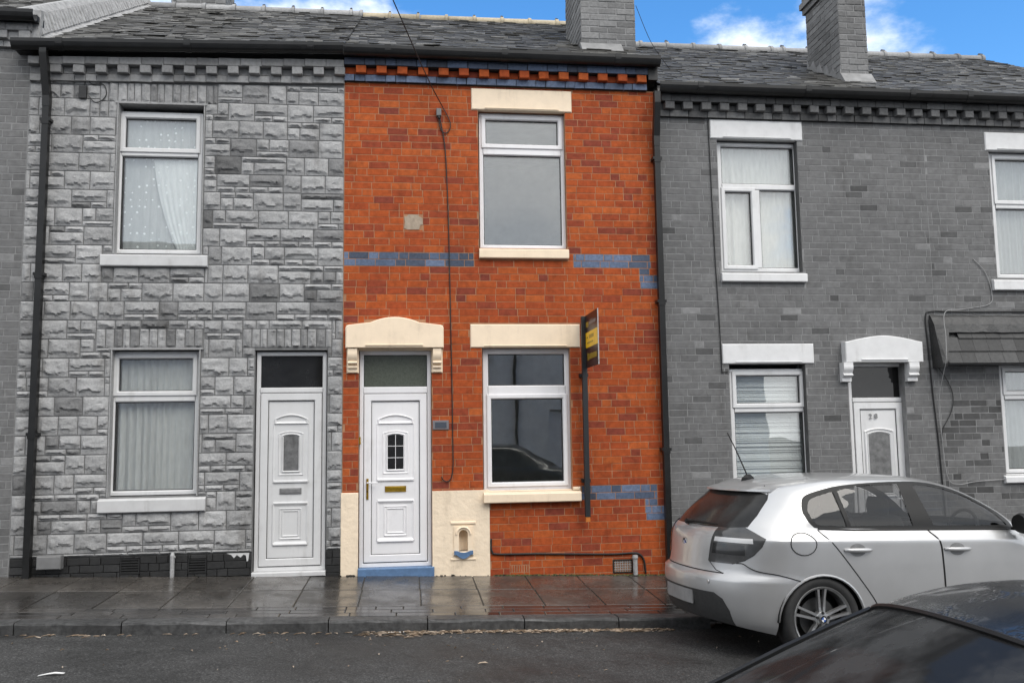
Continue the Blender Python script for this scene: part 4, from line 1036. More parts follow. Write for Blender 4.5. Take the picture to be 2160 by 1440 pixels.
# ---- grey brick houses on the right
def grey_v(cx, cz, rng):
    v = .25+.65*rng.betavariate(4, 4)
    if rng.random() < .04: v = rng.uniform(.04, .16)
    if 6.4 < cx < 7.3 and .7 < cz < 1.9 and rng.random() < .35: v = rng.uniform(0, .12)
    if rng.random() < .03: v = 1.0
    return v
def console_bracket(parent, x0, x1, zt, yf, mat):
    prof = [(.03, zt), (yf, zt), (yf, zt-.03)]+[(yf+.030*k/8-.014*math.sin(math.pi*k/8), zt-.03-.10*k/8) for k in range(9)]+[(yf+.03-.035*math.sin(math.pi*k/6)+.03*k/6, zt-.13-.05*k/6) for k in range(1, 7)]+[(yf+.055, zt-.20), (yf+.055, zt-.225), (.03, zt-.235)]
    mb = MB(); mb.prism_x(prof, x0, x1); return mb.build('console_bracket', mat, parent)
def build_grey_house():
    h = thing('terraced_house', 'grey brick terraced house with white lintels and door hood, behind the silver car', 'house')
    X0, X1 = 2.945, 6.40
    wins = [(3.704, 4.73, 3.435, 5.075), (3.748, 4.70, .78, 2.327)]
    door = (5.225, 5.955, -.6, 2.333)
    w = wall_slab('wall', X0, X1, -.6, 5.33, .0025, .26, wins+[door], 'mortar_grey', h)
    rng = random.Random(6)
    extra = [(3.622, 4.799, 5.073, 5.313), (3.668, 4.809, 2.326, 2.564), (3.692, 4.758, 3.307, 3.435), (3.70, 4.76, .65, .78), (5.166, 6.156, 2.331, 2.585), (5.35, 5.97, 2.58, 2.63)]
    rects = lay_bricks(X0+.004, X1, -.3, 5.33, .0805, wins+[door]+extra, rng)
    place_bricks(rects, w, const('brick_grey'), rng, vfn=grey_v, limit=300)
    cornice(h, X0+.05, X1, 5.318, ('brick_cornice_grey2', 'brick_cornice_grey2', 'brick_cornice_grey2', 'mortar_dark'), 3.10, .2275, 33)
    eaves(h, X0+.0, X1, 5.318)
    roof(h, X0+.02, X1, 5.675, 'ridge_grey', 43, holes=[(5.76, 6.12, .72, 1.6)])
    lintel(h, 3.622, 4.799, 5.073, 5.313, -.014, 'white_paint'); lintel(h, 3.668, 4.809, 2.326, 2.564, -.014, 'white_paint')
    window(h, 3.738, 4.77, 3.452, 5.06, .09, 'upvc_grey2', (4.47, 4.545), top_sash=False, mull=(4.175, 4.262), fw=.05)
    window(h, 3.782, 4.739, .796, 2.27, .09, 'upvc_grey2', (1.75, 1.83), top_sash=True, fw=.05)
    slab_sill(h, 'window_sill', 3.692, 4.758, 3.307, 3.435, -.05, 'white_paint'); slab_sill(h, 'window_sill', 3.70, 4.76, .65, .78, -.05, 'white_paint')
    for (a, b, c, d) in wins:
        mb = MB(); mb.box(b-.006, b+.006, .012, .16, c, d); mb.build('window_reveal', 'brick_grey', h).color = (.15, 0, 0, 1)
    pts = [(5.166, 2.331), (6.156, 2.331), (6.156, 2.575)]+[(6.08-.84*k/12, 2.59+.064*(1-abs(2*k/12-1)**1.6)) for k in range(13)]+[(5.166, 2.575)]
    mb = MB(); mb.loops([[(x, .05, z) for x, z in pts], [(x, -.09, z) for x, z in pts], [(5.66+(x-5.66)*.98, -.10, 2.46+(z-2.46)*.95) for x, z in pts]], cap1=True); hd = mb.build('door_hood', 'white_paint', h)
    mb = MB(); mb.loops([[(x, -.098, 2.375), (x, -.114, 2.365), (x, -.098, 2.34)] for x in (5.36, 5.95)], cap0=True, cap1=True); mb.build('drip_moulding', 'white_paint', hd)
    console_bracket(hd, 5.128, 5.246, 2.331, -.11, 'white_paint'); console_bracket(hd, 5.962, 6.09, 2.331, -.11, 'white_paint')
    upvc_door(h, 5.282, 6.008, -.10, 2.335, .10, 'upvc_grey2', (1.86, 1.915), 'steel_dull', 'glass_dark', 1, False, 'glass_pattern', 1)
    mb = MB(); mb.bbox(5.225, 5.97, -.03, .12, -.30, -.10, .008); mb.build('door_step', 'kerb', h).color = (.6, 0, 0, 1)
    # door number digits
    for txt, xx in (('2', 5.545), ('8', 5.615)):
        cu = bpy.data.curves.new('digit', 'FONT'); cu.body = txt; cu.size = .088; cu.extrude = .003; cu.align_x = 'CENTER'
        o = bpy.data.objects.new('tmp', cu); COL.objects.link(o); dg = bpy.context.evaluated_depsgraph_get()
        me = bpy.data.meshes.new_from_object(o.evaluated_get(dg)); bpy.data.objects.remove(o)
        me.transform(Matrix.Translation((xx, .098, 1.66)) @ Matrix.Rotation(math.pi/2, 4, 'X')); d = link('door_digit', me, 'steel_dull', h)
    interior(h, X0, X1, -.1, 5.4)
    c = chimney(h, 5.74, 6.14, .70, 1.62, 6.17, 6.73, 7.55, 'brick_chimney', 79)
    st = []
    for k in range(6):
        y = .70+.92*k/5; zz = 6.17+.92*k/5*ROOF_M
        st += [(y, zz+.16), (y+.12, zz+.10)] if k < 5 else [(y, zz+.16)]
    prof = st+[(1.62, 6.66), (.70, 6.10)]
    mb = MB(); mb.prism_x(prof, 5.728, 5.745); mb.build('stepped_flashing', 'lead', c)
    mb = MB(); mb.loops([[(x, .70, 6.12), (x, .688, 6.27), (x, .680, 6.27), (x, .56, 6.10)] for x in (5.72, 6.16)], cap0=True, cap1=True); mb.build('lead_apron', 'lead', c)
    return h
M['brick_cornice_grey2'] = piece_mat('brick_cornice_grey2', [(0.0, grey(0.07)), (1.0, grey(0.17))], var=0.3)
M['upvc_grey2'] = plain('upvc_grey2', grey(0.70), 0.3, var=0.05, scale=3, grime=.25)
grey_house = build_grey_house()
def build_far_house():
    h = thing('terraced_house', 'grey brick house at the right edge with a dark tiled canopy over its window', 'house')
    X0, X1 = 6.40, 10.1
    wins = [(7.27, 8.28, 3.375, 5.017), (7.20, 8.19, .955, 2.30)]
    w = wall_slab('wall', X0, X1, -.7, 5.33, .0025, .26, wins, 'mortar_grey', h)
    rng = random.Random(9)
    rects = lay_bricks(X0, X1, -.3, 5.33, .0805, wins+[(7.225, 8.43, 5.015, 5.253), (7.185, 8.36, 3.223, 3.375)], rng)
    place_bricks(rects, w, const('brick_grey'), rng, vfn=grey_v, limit=220)
    cornice(h, X0, X1, 5.318, ('brick_cornice_grey2', 'brick_cornice_grey2', 'brick_cornice_grey2', 'mortar_dark'), 6.512, .2275, 34)
    eaves(h, X0+.003, X1, 5.318)
    roof(h, X0+.003, X1, 5.675, 'ridge_grey', 44)
    lintel(h, 7.225, 8.43, 5.015, 5.253, -.014, 'white_paint')
    window(h, 7.335, 8.35, 3.40, 5.01, .09, 'upvc_grey2', (4.29, 4.37), fw=.05)
    window(h, 7.268, 8.26, .97, 2.298, .09, 'upvc_grey2', (1.87, 1.95), fw=.05)
    slab_sill(h, 'window_sill', 7.185, 8.36, 3.223, 3.375, -.05, 'white_paint'); slab_sill(h, 'window_sill', 7.16, 8.30, .86, .965, -.05, 'white_paint')
    interior(h, X0, X1, -.2, 5.4)
    # canopy over the bay: tiled lean-to with lead flashing
    x0, x1 = 6.34, 9.4; yt, zt, yb, zb = -.03, 2.84, -.20, 2.30
    mb = MB(); mb.loops([[(x, .0, zt), (x, yb, zb+.03), (x, yb, zb-.01), (x, 0, zb-.01)] for x in (x0, x1)], cap0=True, cap1=True); cp = mb.build('canopy', 'lead_dark', h)
    L = math.hypot(zt-zb, yb-yt); 
    for row, (a, b) in enumerate(((.0, .30), (.27, .60), (.57, .72))):
        x = x0+.10+(.12 if row == 0 else (.06 if row == 1 else .17))
        x += -.08*(2-row)
        while x < x1:
            w_ = .182; q0 = (yb+(yt-yb)*a, zb+(zt-zb)*a); q1 = (yb+(yt-yb)*b, zb+(zt-zb)*b); n_ = .030; m_ = .012
            mb = MB(); xx = min(x+w_-.003, x1)
            ny, nz = -(zt-zb)/L, -(yb-yt)/L*-1
            ny, nz = -.953, .30
            mb.add([(x, q0[0]+ny*m_, q0[1]+nz*m_), (xx, q0[0]+ny*m_, q0[1]+nz*m_), (xx, q1[0]+ny*.002, q1[1]+nz*.002), (x, q1[0]+ny*.002, q1[1]+nz*.002), (x, q0[0]+ny*n_, q0[1]+nz*n_), (xx, q0[0]+ny*n_, q0[1]+nz*n_), (xx, q1[0]+ny*.014, q1[1]+nz*.014), (x, q1[0]+ny*.014, q1[1]+nz*.014)],
                   [(0, 1, 5, 4), (1, 2, 6, 5), (3, 0, 4, 7), (4, 5, 6, 7)])
            o = mb.build('canopy_tile', 'canopy_tile', cp); o.color = (rng.random(), 0, 0, 1); x += w_
    # crumpled lead along the top and down the hip
    n = 40; ls = []
    for i in range(n+1):
        x = x0-.02+(x1-x0+.04)*i/n; r = lambda s: .012*mnoise.noise(Vector((x*7, s, 1)))
        ls.append([(x, -.006, 2.915+r(1)), (x, -.045+r(2), 2.885+r(3)), (x, -.095+r(4)*1.5, 2.79+r(5)), (x, -.120+r(6)*1.5, 2.69+r(7)*1.4), (x, -.09, 2.68), (x, .0, 2.80)])
    mb = MB(); mb.loops(ls, cap0=True, cap1=True); mb.build('lead_flashing', 'lead_dark', cp)
    mb = MB(); mb.loops([[(x0-.03, .0, 2.86), (x0-.02, -.11, 2.72), (x0-.01, -.215, 2.30), (x0-.01, -.20, 2.26), (x0-.01, .0, 2.26)], [(x0+.10, .0, 2.86), (x0+.15, -.125, 2.72), (x0+.04, -.235, 2.31), (x0+.04, -.22, 2.26), (x0+.04, .0, 2.26)]], cap0=True, cap1=True); mb.build('lead_hip', 'lead_dark', cp)
    return h
M['canopy_tile'] = piece_mat('canopy_tile', [(0.0, grey(0.030)), (1.0, grey(0.065))], rough=.6, var=.3)
far_house = build_far_house()
# ---- house at the left edge
def build_left_house():
    h = thing('terraced_house', 'plain grey brick house at the left edge with a higher roof line', 'house')
    X0, X1 = -7.9, -4.2
    w = wall_slab('wall', X0, X1, -.4, 5.92, .0025, .26, [(-6.9, -5.9, .9, 2.5), (-6.9, -5.9, 3.8, 5.3)], 'mortar_grey', h)
    rng = random.Random(12)
    rects = lay_bricks(X0, X1-.005, -.02, 5.89, .0815, [(-6.9, -5.9, .9, 2.5), (-6.9, -5.9, 3.8, 5.3)], rng)
    near = [r for r in rects if r[1] > -5.3]; far = [r for r in rects if r[1] <= -5.3]
    place_bricks(near, w, const('brick_grey'), rng, vfn=lambda a, b, g: min(1.0, .1+grey_v(a, b, g)), limit=300); place_bricks(far, w, const('brick_grey'), rng, vfn=grey_v, limit=0)
    window(h, -6.9, -5.9, .9, 2.5, .09, 'upvc_grey', (1.95, 2.03)); window(h, -6.9, -5.9, 3.8, 5.3, .09, 'upvc_grey', (4.8, 4.87))
    cornice(h, X0, X1+.03, 5.885, ('brick_cornice_grey', 'brick_cornice_grey', 'brick_cornice_grey', 'mortar_grey'), -6.86, .238, 35)
    eaves(h, X0, X1+.10, 5.885)
    roof(h, X0, -4.36, 6.245, 'ridge_grey', 45)
    # raised verge over the lower roof: bricks on edge set in mortar fillets
    def G(y, lift): return 6.245+(y-EAVE_Y)*ROOF_M+lift
    def Gl(y): return 6.005-.09*(1-max(0,(y-EAVE_Y))/3.93)+(y-EAVE_Y)*ROOF_M
    ys = np.linspace(-.05, 3.85, 30)
    mb = MB(); mb.loops([[(-4.40, y, G(y, -.02)), (-4.40, y, G(y, .035)), (-4.235, y, G(y, .055)), (-4.215, y, G(y, .03)), (-4.19, y, G(y, -.01)), (-4.10, y, Gl(y)+.05), (-4.03, y, Gl(y)+.012), (-4.20, y, Gl(y)-.05)] for y in ys], cap0=True, cap1=True)
    ve = mb.build('verge', 'flaunch', h)
    y = -.02
    while y < 3.8:
        t = .062; mb = MB(); a = rng.uniform(-.008, .008)
        mb.loops([[(-4.215+a, yy, G(yy, -.015)), (-4.165+a, yy, G(yy, -.02)), (-4.085+a, yy, Gl(yy)+.075), (-4.115+a, yy, Gl(yy)+.05)] for yy in (y+.008, y+t)], cap0=True, cap1=True)
        o = mb.build('verge_brick', 'flaunch', ve); y += .078
    mb = MB(); mb.loops([[(x, -.045, Gl(-.05)-.02), (x, -.07, Gl(-.05)), (x, -.07, G(-.05, .02)), (x, .02, G(-.05, .05))] for x in (-4.42, -4.09)], cap0=True, cap1=True); mb.build('verge_end', 'flaunch', ve)
    interior(h, X0, X1, .2, 5.95)
    return h
left_house = build_left_house()

# ------------------------------------------------------------------ things in the windows
curtain('curtain', 'spotted net curtain hanging straight in the upper window of the stone-clad house', -3.22, -2.40, 3.64, 5.19, .185, .010, .085, 'net_dots', seed=1)
def drape():
    rng = random.Random(4); n = 50; ls = []
    for k in range(15):
        t = k/14; z = 4.70-(4.70-3.64)*t
        a = -2.90+.10*t+.18*t*t
        row = []
        for i in range(n+1):
            x = a+(-2.40-a)*i/n; row.append((x, .158+.006*math.sin(i*.9+t)*(.5+.5*t), z))
        ls.append(row+[(p[0], p[1]+.003, p[2]) for p in reversed(row)])
    mb = MB(); mb.loops(ls); o = mb.build('curtain', 'net_drape', None, smooth=True)
    tag(o, 'paler spotted curtain drawn aside diagonally in the upper window of the stone-clad house', 'curtain')
drape()
curtain('curtain', 'pleated white net curtain in the lower window of the stone-clad house', -3.21, -2.38, .98, 2.46, .195, .026, .075, 'net', seed=2)
curtain('curtain', 'pale striped curtain in the three-pane upper window above the silver car', 3.79, 4.72, 3.50, 5.02, .19, .016, .15, 'net', seed=3)
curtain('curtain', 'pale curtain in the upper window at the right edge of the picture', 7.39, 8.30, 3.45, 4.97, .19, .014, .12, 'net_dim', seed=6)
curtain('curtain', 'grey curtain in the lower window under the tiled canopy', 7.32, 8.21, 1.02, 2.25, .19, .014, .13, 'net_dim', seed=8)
def venetian():
    t = thing('venetian_blind', 'white venetian blind in the lower window of the grey brick house above the silver car', 'blind')
    x0, x1 = 3.84, 4.69
    me = None
    for i in range(58):
        z = .86+i*.0238
        if me is None:
            mb = MB(); mb.loops([[(x, -.011, -.006), (x, .0, .0025), (x, .011, .0045), (x, .011, .003), (x, .0, .001), (x, -.011, -.0075)] for x in (x0, x1)], cap0=True, cap1=True); me = mb.mesh('slat'); me.materials.append(M['blind'])
        o = bpy.data.objects.new('slat', me); COL.objects.link(o); o.parent = t; o.location = (0, .20, z); o.rotation_euler = (R(38), 0, R(random.uniform(-.15, .15)))
    mb = MB(); mb.box(x0, x1, .185, .215, 2.235, 2.262); mb.build('head_rail', 'blind', t)
    for x in (x0+.08, x1-.12):
        mb = MB(); mb.tube([(x, .188, .86), (x, .188, 2.24)], .0015, 4); mb.build('ladder_cord', 'blind', t)
venetian()

# ------------------------------------------------------------------ estate agent's board on its post
def board():
    t = thing('estate_agent_sign', 'estate agent board with a yellow band on a black post by the red wall', 'sign')
    xp = 1.985
    mb = MB(); mb.loops([[(xp-.028+dx, -.125+dy, z) for dx, dy in ((0, 0), (.056, 0), (.056, .056), (0, .056))] for dx0, z in ((0, .60), (0, 2.875))], cap0=True, cap1=True); mb.build('post', 'sign_post', t)
    mb = MB(); mb.box(xp-.024, xp+.024, -.121, -.073, .545, .60); mb.build('post_tip', 'sign_tip', t)
    for z in (1.0, 2.2):
        mb = MB(); mb.box(xp-.05, xp+.05, -.068, .0, z-.02, z+.02); mb.build('wall_bracket', 'iron', t)
    # panel stands square to the wall
    y0, y1, z0, z1 = -.76, -.126, 2.275, 2.880
    mb = MB(); mb.box(xp+.018, xp+.026, y0, y1, z0, z1); p = mb.build('panel', 'sign_brown', t)
    mb = MB(); mb.box(xp+.0165, xp+.0275, y0-.004, y0+.006, z0, z1); mb.build('panel_edge', 'galv', p)
    f = xp+.0165
    def plate(a, b, c, d, m, name, e=.0): mb = MB(); mb.box(f-e, f+.001-e, y1+(y0-y1)*b, y1+(y0-y1)*a, z0+(z1-z0)*c, z0+(z1-z0)*d); mb.build(name, m, p)
    plate(0, 1, .375, .665, 'sign_yellow', 'yellow_band')
    # worn lettering, not legible
    plate(.04, .26, .76, .86, 'sign_yellow2', 'print'); plate(.30, .86, .79, .85, 'sign_grey', 'print'); plate(.36, .66, .86, .875, 'sign_grey', 'print')
    plate(.30, .68, .535, .60, 'sign_olive', 'print', .0015); plate(.12, .62, .445, .475, 'sign_olive', 'print', .0015); plate(.10, .17, .55, .58, 'sign_ink', 'print', .0015)
    plate(.12, .24, .13, .27, 'sign_yellow2', 'print'); plate(.28, .90, .15, .25, 'sign_yellow2', 'print')
M['sign_post'] = plain('sign_post', (0.016, 0.018, 0.02), .45); M['sign_tip'] = plain('sign_tip', (0.45, 0.14, 0.02), .6)
M['sign_brown'] = plain('sign_brown', (0.035, 0.012, 0.009), .35); M['sign_yellow'] = plain('sign_yellow', (0.92, 0.56, 0.006), .4); M['sign_yellow2'] = plain('sign_yellow2', (0.30, 0.20, 0.012), .5)
M['sign_grey'] = plain('sign_grey', (0.20, 0.18, 0.165), .5); M['sign_olive'] = plain('sign_olive', (0.42, 0.27, 0.012), .5); M['sign_ink'] = plain('sign_ink', (0.10, 0.07, 0.01), .5)
board()

# ------------------------------------------------------------------ cables
def cable(pts, r, label, mat='cable', n=6, name='cable', sm=6):
    mb = MB(); mb.tube(smooth_path(pts, sm), r, n); o = mb.build(name, mat, None, smooth=True); return tag(o, label, 'cable')
cable([(-2.05, -10.2, 6.65), (-1.0, -5.5, 6.02), (.05, -1.2, 5.50), (.375, -.03, 5.36)], .006, 'thin overhead wire running down from the sky to the red brick wall', sm=10, name='overhead_wire')
w = cable([(.375, -.022, 5.36), (.44, -.02, 5.24), (.47, -.018, 5.14), (.44, -.016, 5.06), (.39, -.016, 5.05), (.345, -.016, 5.12), (.335, -.016, 5.22), (.34, -.016, 5.26)], .006, 'loop of black cable hanging below the small junction box on the red wall')
jb = thing('junction_box', 'small grey junction box high on the red brick wall', 'box'); mb = MB(); mb.bbox(.305, .362, -.045, 0, 5.245, 5.335, .006); mb.build('case', 'box_grey', jb); mb = MB(); mb.tube([(.334, -.025, 5.25), (.334, -.025, 5.22)], .018, 8); mb.build('gland', 'cable', jb)
cable([(.345, -.014, 5.23), (.40, -.012, 4.9), (.425, -.010, 4.45), (.44, -.010, 3.9), (.452, -.010, 3.2), (.460, -.010, 2.6), (.468, -.010, 2.0), (.472, -.010, 1.5), (.474, -.010, 1.22), (.455, -.011, 1.07), (.41, -.014, 1.02), (.36, -.014, 1.04), (.342, -.02, 1.075)], .0065, 'black cable running down the red brick wall beside the front door')
cable([(.895, -.012, .375), (.892, -.012, .29), (.905, -.014, .235), (.96, -.014, .205), (1.4, -.014, .195), (1.9, -.014, .178), (2.3, -.014, .166), (2.52, -.014, .172), (2.60, -.014, .150), (2.645, -.014, .08), (2.66, -.014, -.06)], .011, 'black pipe-like cable along the foot of the red brick wall')
cable([(3.60, -.012, 5.30), (3.61, -.010, 4.6), (3.625, -.010, 3.6), (3.645, -.010, 2.9), (3.655, -.010, 2.28), (3.66, -.010, 2.235), (3.70, -.010, 2.23), (3.76, .02, 2.23)], .006, 'thin black cable left of the windows of the grey brick house behind the car')
cable([(6.95, -.012, 3.62), (7.10, -.012, 3.45), (7.17, -.012, 3.20), (7.12, -.012, 3.05), (6.75, -.02, 2.985), (6.46, -.11, 2.93), (6.38, -.22, 2.62), (6.34, -.255, 2.34), (6.36, -.14, 2.15), (6.36, -.03, 1.85), (6.38, -.02, 1.4), (6.42, -.02, .95), (6.55, -.02, .86), (6.8, -.02, .89), (7.25, -.02, .91)], .0042, 'pale grey cable draped over the tiled canopy and down the grey wall', 'cable_white')
cable([(8.6, -.012, 2.96), (7.6, -.012, 2.96), (6.7, -.012, 2.955), (6.36, -.012, 2.96), (6.27, -.012, 2.89), (6.28, -.012, 2.5), (6.30, -.012, 2.0), (6.34, -.012, 1.3), (6.37, -.012, .3)], .008, 'black cable looping left of the tiled canopy and down the grey wall')
cable([(6.36, -.05, 2.28), (6.50, -.02, 2.10), (6.56, -.015, 1.92), (6.52, -.015, 1.72), (6.40, -.015, 1.52), (6.38, -.015, 1.35)], .005, 'thin dark cable bowing out beside the pale cable on the grey wall')
cable([(2.92, .62, 7.05), (3.15, .75, 6.62), (3.45, .95, 6.36)], .004, 'thin stay wire from the painted chimney to the lower slate roof', name='stay_wire')
cable([(-3.62, -.02, 5.44), (-3.60, -.02, 5.56), (-3.54, -.02, 5.50), (-3.42, -.02, 5.50), (-3.38, -.02, 5.40), (-3.42, -.02, 5.32), (-3.50, -.02, 5.29), (-3.57, -.02, 5.36)], .005, 'loop of thin cable under the cornice of the stone-clad house')
def aerial():
    t = thing('tv_aerial', 'end of a television aerial arm above the ridge, left of the first chimney', 'aerial')
    mb = MB(); mb.tube([(1.62, 2.6, 8.23), (1.86, 2.55, 8.43)], .010, 6); mb.build('boom', 'steel_dull', t)
    for k in (0.05, .5, .95):
        p = Vector((1.62, 2.6, 8.23)).lerp(Vector((1.86, 2.55, 8.43)), k); mb = MB(); mb.tube([p-Vector((0, .18, 0)), p+Vector((0, .18, 0))], .006, 6); mb.tube([p, p+Vector((0, 0, .08))], .008, 6); mb.build('element', 'steel_dull', t)
    mb = MB(); mb.tube([(2.18, 2.5, 8.43), (1.84, 2.55, 8.43)], .012, 6); mb.tube([(2.4, 1.55, 8.75), (2.18, 2.5, 8.43)], .012, 6); mb.build('mast_arm', 'steel_dull', t)
aerial()

# ------------------------------------------------------------------ litter in the gutter
def debris():
    rng = random.Random(17); mb = MB()
    def sliver(x, y, l, w, a, v):
        z = road_z(x, y)+.004; c, s = math.cos(a), math.sin(a); lift = rng.uniform(0, .012); b = rng.uniform(-.3, .3)
        p = [(-l, -w*.3, 0), (-l*.3, -w, lift), (l*.5, -w*.8+b*w, lift*.6), (l, 0, 0), (l*.4, w, lift*.8), (-l*.4, w*.9, lift*.4)]
        top = [(x+c*u-s*q, y+s*u+c*q, z+h+.003) for u, q, h in p]; bot = [(q[0], q[1], q[2]-.003) for q in top]
        mb.loops([bot, top], cap0=True, cap1=True, val=v)
    for i in range(620):
        t = rng.random(); x = -.42+2.75*t if rng.random() < .85 else rng.uniform(-4.5, 2.4)
        sp = .05+.10*math.exp(-((x+.25)/.4)**2)
        y = KERB_Y-.015-abs(rng.gauss(0, sp))
        sliver(x, y, rng.uniform(.006, .05), rng.uniform(.003, .011), rng.gauss(0, .5), rng.random())
    for i in range(70): sliver(rng.uniform(-4, 3), KERB_Y-rng.uniform(.3, 2.2), rng.uniform(.004, .018), rng.uniform(.002, .006), rng.uniform(0, 3.1), rng.random())
    o = mb.build('gutter_litter', 'litter', None); tag(o, 'dead leaves, twigs and grit lying along the kerb', 'litter', kind='stuff')
M['litter'] = piece_mat('litter', [(0, (.10, .07, .045)), (.5, (.26, .19, .13)), (1, (.50, .42, .34))], rough=.7, var=.3)
debris()
def scrap(name, label, cat, x, y, pts, mat):
    z = road_z(x, y); mb = MB()
    top = [(x+a, y+b, z+.006+c) for a, b, c in pts]; bot = [(p[0], p[1], p[2]-.003) for p in top]
    mb.loops([bot, top], cap0=True, cap1=True); tag(mb.build(name, mat), label, cat)
def moss():
    rng = random.Random(23); mb = MB()
    for i in range(420):
        x = rng.uniform(.92, 2.92) if rng.random() < .8 else rng.uniform(-4.1, 2.9); y = -.012-abs(rng.gauss(0, .012)); r = rng.uniform(.004, .013); z = pave_z(x, y)
        if -.62 < x < .28 or -1.74 < x < -.9: continue
        n = 6; mb.loops([[(x+r*1.6*math.cos(2*math.pi*k/n), y+r*.8*math.sin(2*math.pi*k/n), z-.004) for k in range(n)], [(x+r*1.1*math.cos(2*math.pi*k/n+.3), y+r*.6*math.sin(2*math.pi*k/n+.3), z+r*rng.uniform(.5, 1.3)) for k in range(n)]], cap1=True, val=rng.random() if x > .9 else .001)
    tag(mb.build('moss', 'moss', None), 'thin line of moss and dirt where the walls meet the pavement', 'moss', kind='stuff')
M['moss'] = piece_mat('moss', [(0, (.022, .021, .018)), (.3, (.05, .05, .02)), (1, (.11, .12, .04))], rough=.95, var=.4)
moss()
scrap('paper_scrap', 'torn white scrap of paper on the road at the lower left', 'litter', -2.42, -3.43, [(-.075, -.02, 0), (-.01, -.018, .008), (.03, -.012, .01), (.085, -.006, .004), (.088, .016, .004), (.03, .014, .012), (-.02, .004, .008), (-.07, .0, 0)], 'white_paint')
scrap('dead_leaf', 'pale dead leaf on the road near the bottom edge, below the front door', 'leaf', .52, -3.28, [(-.035, -.008, 0), (.0, -.010, .006), (.04, .0, .0), (.02, .010, .008), (-.02, .008, .004)], 'cement')
scrap('drinking_straw', 'thin pale straw in the gutter beside the kerb below the front door', 'litter', -.17, -2.06, [(-.11, -.003, 0), (.11, -.003, 0), (.11, .004, .004), (-.11, .004, .004)], 'white_paint')

# ------------------------------------------------------------------ across the street (seen reflected in the window glass)
def opposite():
    h = thing('opposite_house', 'pale rendered house across the street, seen only as a reflection in the window glass', 'house')
    y = -10.9
    wins = [(-3.4, -2.4, 1.0, 2.5), (1.15, 1.95, .95, 2.3), (-3.4, -2.4, 3.5, 4.8), (1.1, 2.0, 3.4, 4.7), (5.2, 6.2, 1.0, 2.4), (5.2, 6.2, 3.4, 4.7)]
    doors = [(-1.2, -.35, -.4, 2.1), (3.4, 4.25, -.6, 2.05)]
    w = wall_slab('wall', -9, 9, -1.0, 5.15, y-.25, y, wins+doors, 'render_pale', h)
    for a, b, c, d in wins:
        mb = MB(); mb.ring(a, b, c, d, [(0, y-.15), (0, y-.08), (.06, y-.08), (.06, y-.15)]); f = mb.build('window', 'upvc', h)
        mb = MB(); mb.box(a+.06, b-.06, y-.13, y-.12, c+.06, d-.06); mb.build('pane', 'glass_dark', f)
        mb = MB(); mb.box(a-.06, b+.06, y-.02, y+.07, c-.11, c); mb.build('window_sill', 'white_paint', f)
    for a, b, c, d in doors:
        mb = MB(); mb.box(a, b, y-.16, y-.10, c, d); mb.build('door', 'upvc', h)
    mb = MB(); mb.loops([[(x, y+.2, 5.10), (x, y-3.6, 6.9), (x, y-7.4, 5.1)] for x in (-9, 9)], cap0=True, cap1=True); mb.build('roof', 'lead_dark', h)
    mb = MB(); mb.box(-9, 9, y+.08, y+.2, 5.0, 5.11); mb.build('gutter', 'black_plastic', h)
    mb = MB(); mb.tube([(2.55, y+.06, 5.0), (2.55, y+.06, -.2)], .04, 8); mb.build('downpipe', 'iron', h)
    p = thing('telegraph_pole', 'wooden telegraph pole across the street, seen only as a reflection in the window glass', 'pole')
    mb = MB(); mb.tube([(-2.05, -10.25, -.3), (-2.05, -10.25, 7.0)], [.13, .10], 12); mb.build('shaft', 'pole_wood', p)
    mb = MB(); mb.box(-2.4, -1.7, -10.32, -10.18, 6.55, 6.67); mb.build('crossarm', 'pole_wood', p)
opposite()

# ------------------------------------------------------------------ cars
def car_paint(name, col, metal, rough, drops=False, coat=1.0):
    m, nt, b = newmat(name); L = nt.links
    geo = node(nt, 'ShaderNodeNewGeometry')
    n = noise_tex(nt, 2.5, 4, .5); mr = node(nt, 'ShaderNodeMapRange'); mr.inputs[1].default_value = .3; mr.inputs[2].default_value = .7; mr.inputs[3].default_value = .9; mr.inputs[4].default_value = 1.05
    L.new(n.outputs['Fac'], mr.inputs[0]); rgb = node(nt, 'ShaderNodeRGB'); rgb.outputs[0].default_value = (*col, 1)
    c = mulcol(nt, rgb.outputs[0], mr.outputs[0])
    mx = node(nt, 'ShaderNodeMixRGB'); L.new(geo.outputs['Backfacing'], mx.inputs[0]); L.new(c, mx.inputs[1]); mx.inputs[2].default_value = (.02, .02, .02, 1)
    L.new(mx.outputs[0], b.inputs['Base Color'])
    b.inputs['Metallic'].default_value = metal; b.inputs['Roughness'].default_value = rough; b.inputs['Coat Weight'].default_value = coat; b.inputs['Coat Roughness'].default_value = .04
    if drops:
        vo = node(nt, 'ShaderNodeTexVoronoi', feature='DISTANCE_TO_EDGE'); vo.inputs['Scale'].default_value = 70
        L.new(geo.outputs['Position'], vo.inputs['Vector'])
        n5 = noise_tex(nt, 4, 4, .6); gt = node(nt, 'ShaderNodeMapRange'); gt.inputs[1].default_value = .45; gt.inputs[2].default_value = .62; L.new(n5.outputs['Fac'], gt.inputs[0])
        mul = node(nt, 'ShaderNodeMath', operation='MULTIPLY'); L.new(vo.outputs['Distance'], mul.inputs[0]); L.new(gt.outputs[0], mul.inputs[1])
        bp = node(nt, 'ShaderNodeBump'); bp.inputs['Strength'].default_value = .9; bp.inputs['Distance'].default_value = .004; L.new(mul.outputs[0], bp.inputs['Height'])
        L.new(bp.outputs[0], b.inputs['Normal']); L.new(bp.outputs[0], b.inputs['Coat Normal'])
    return m
M['silver'] = car_paint('silver', grey(.50), .55, .32, coat=.8)
M['black_paint'] = car_paint('black_paint', grey(.012), .0, .24, True, .4)
M['car_glass'] = glass_mat('car_glass', grey(.52), .05, f1=.35)
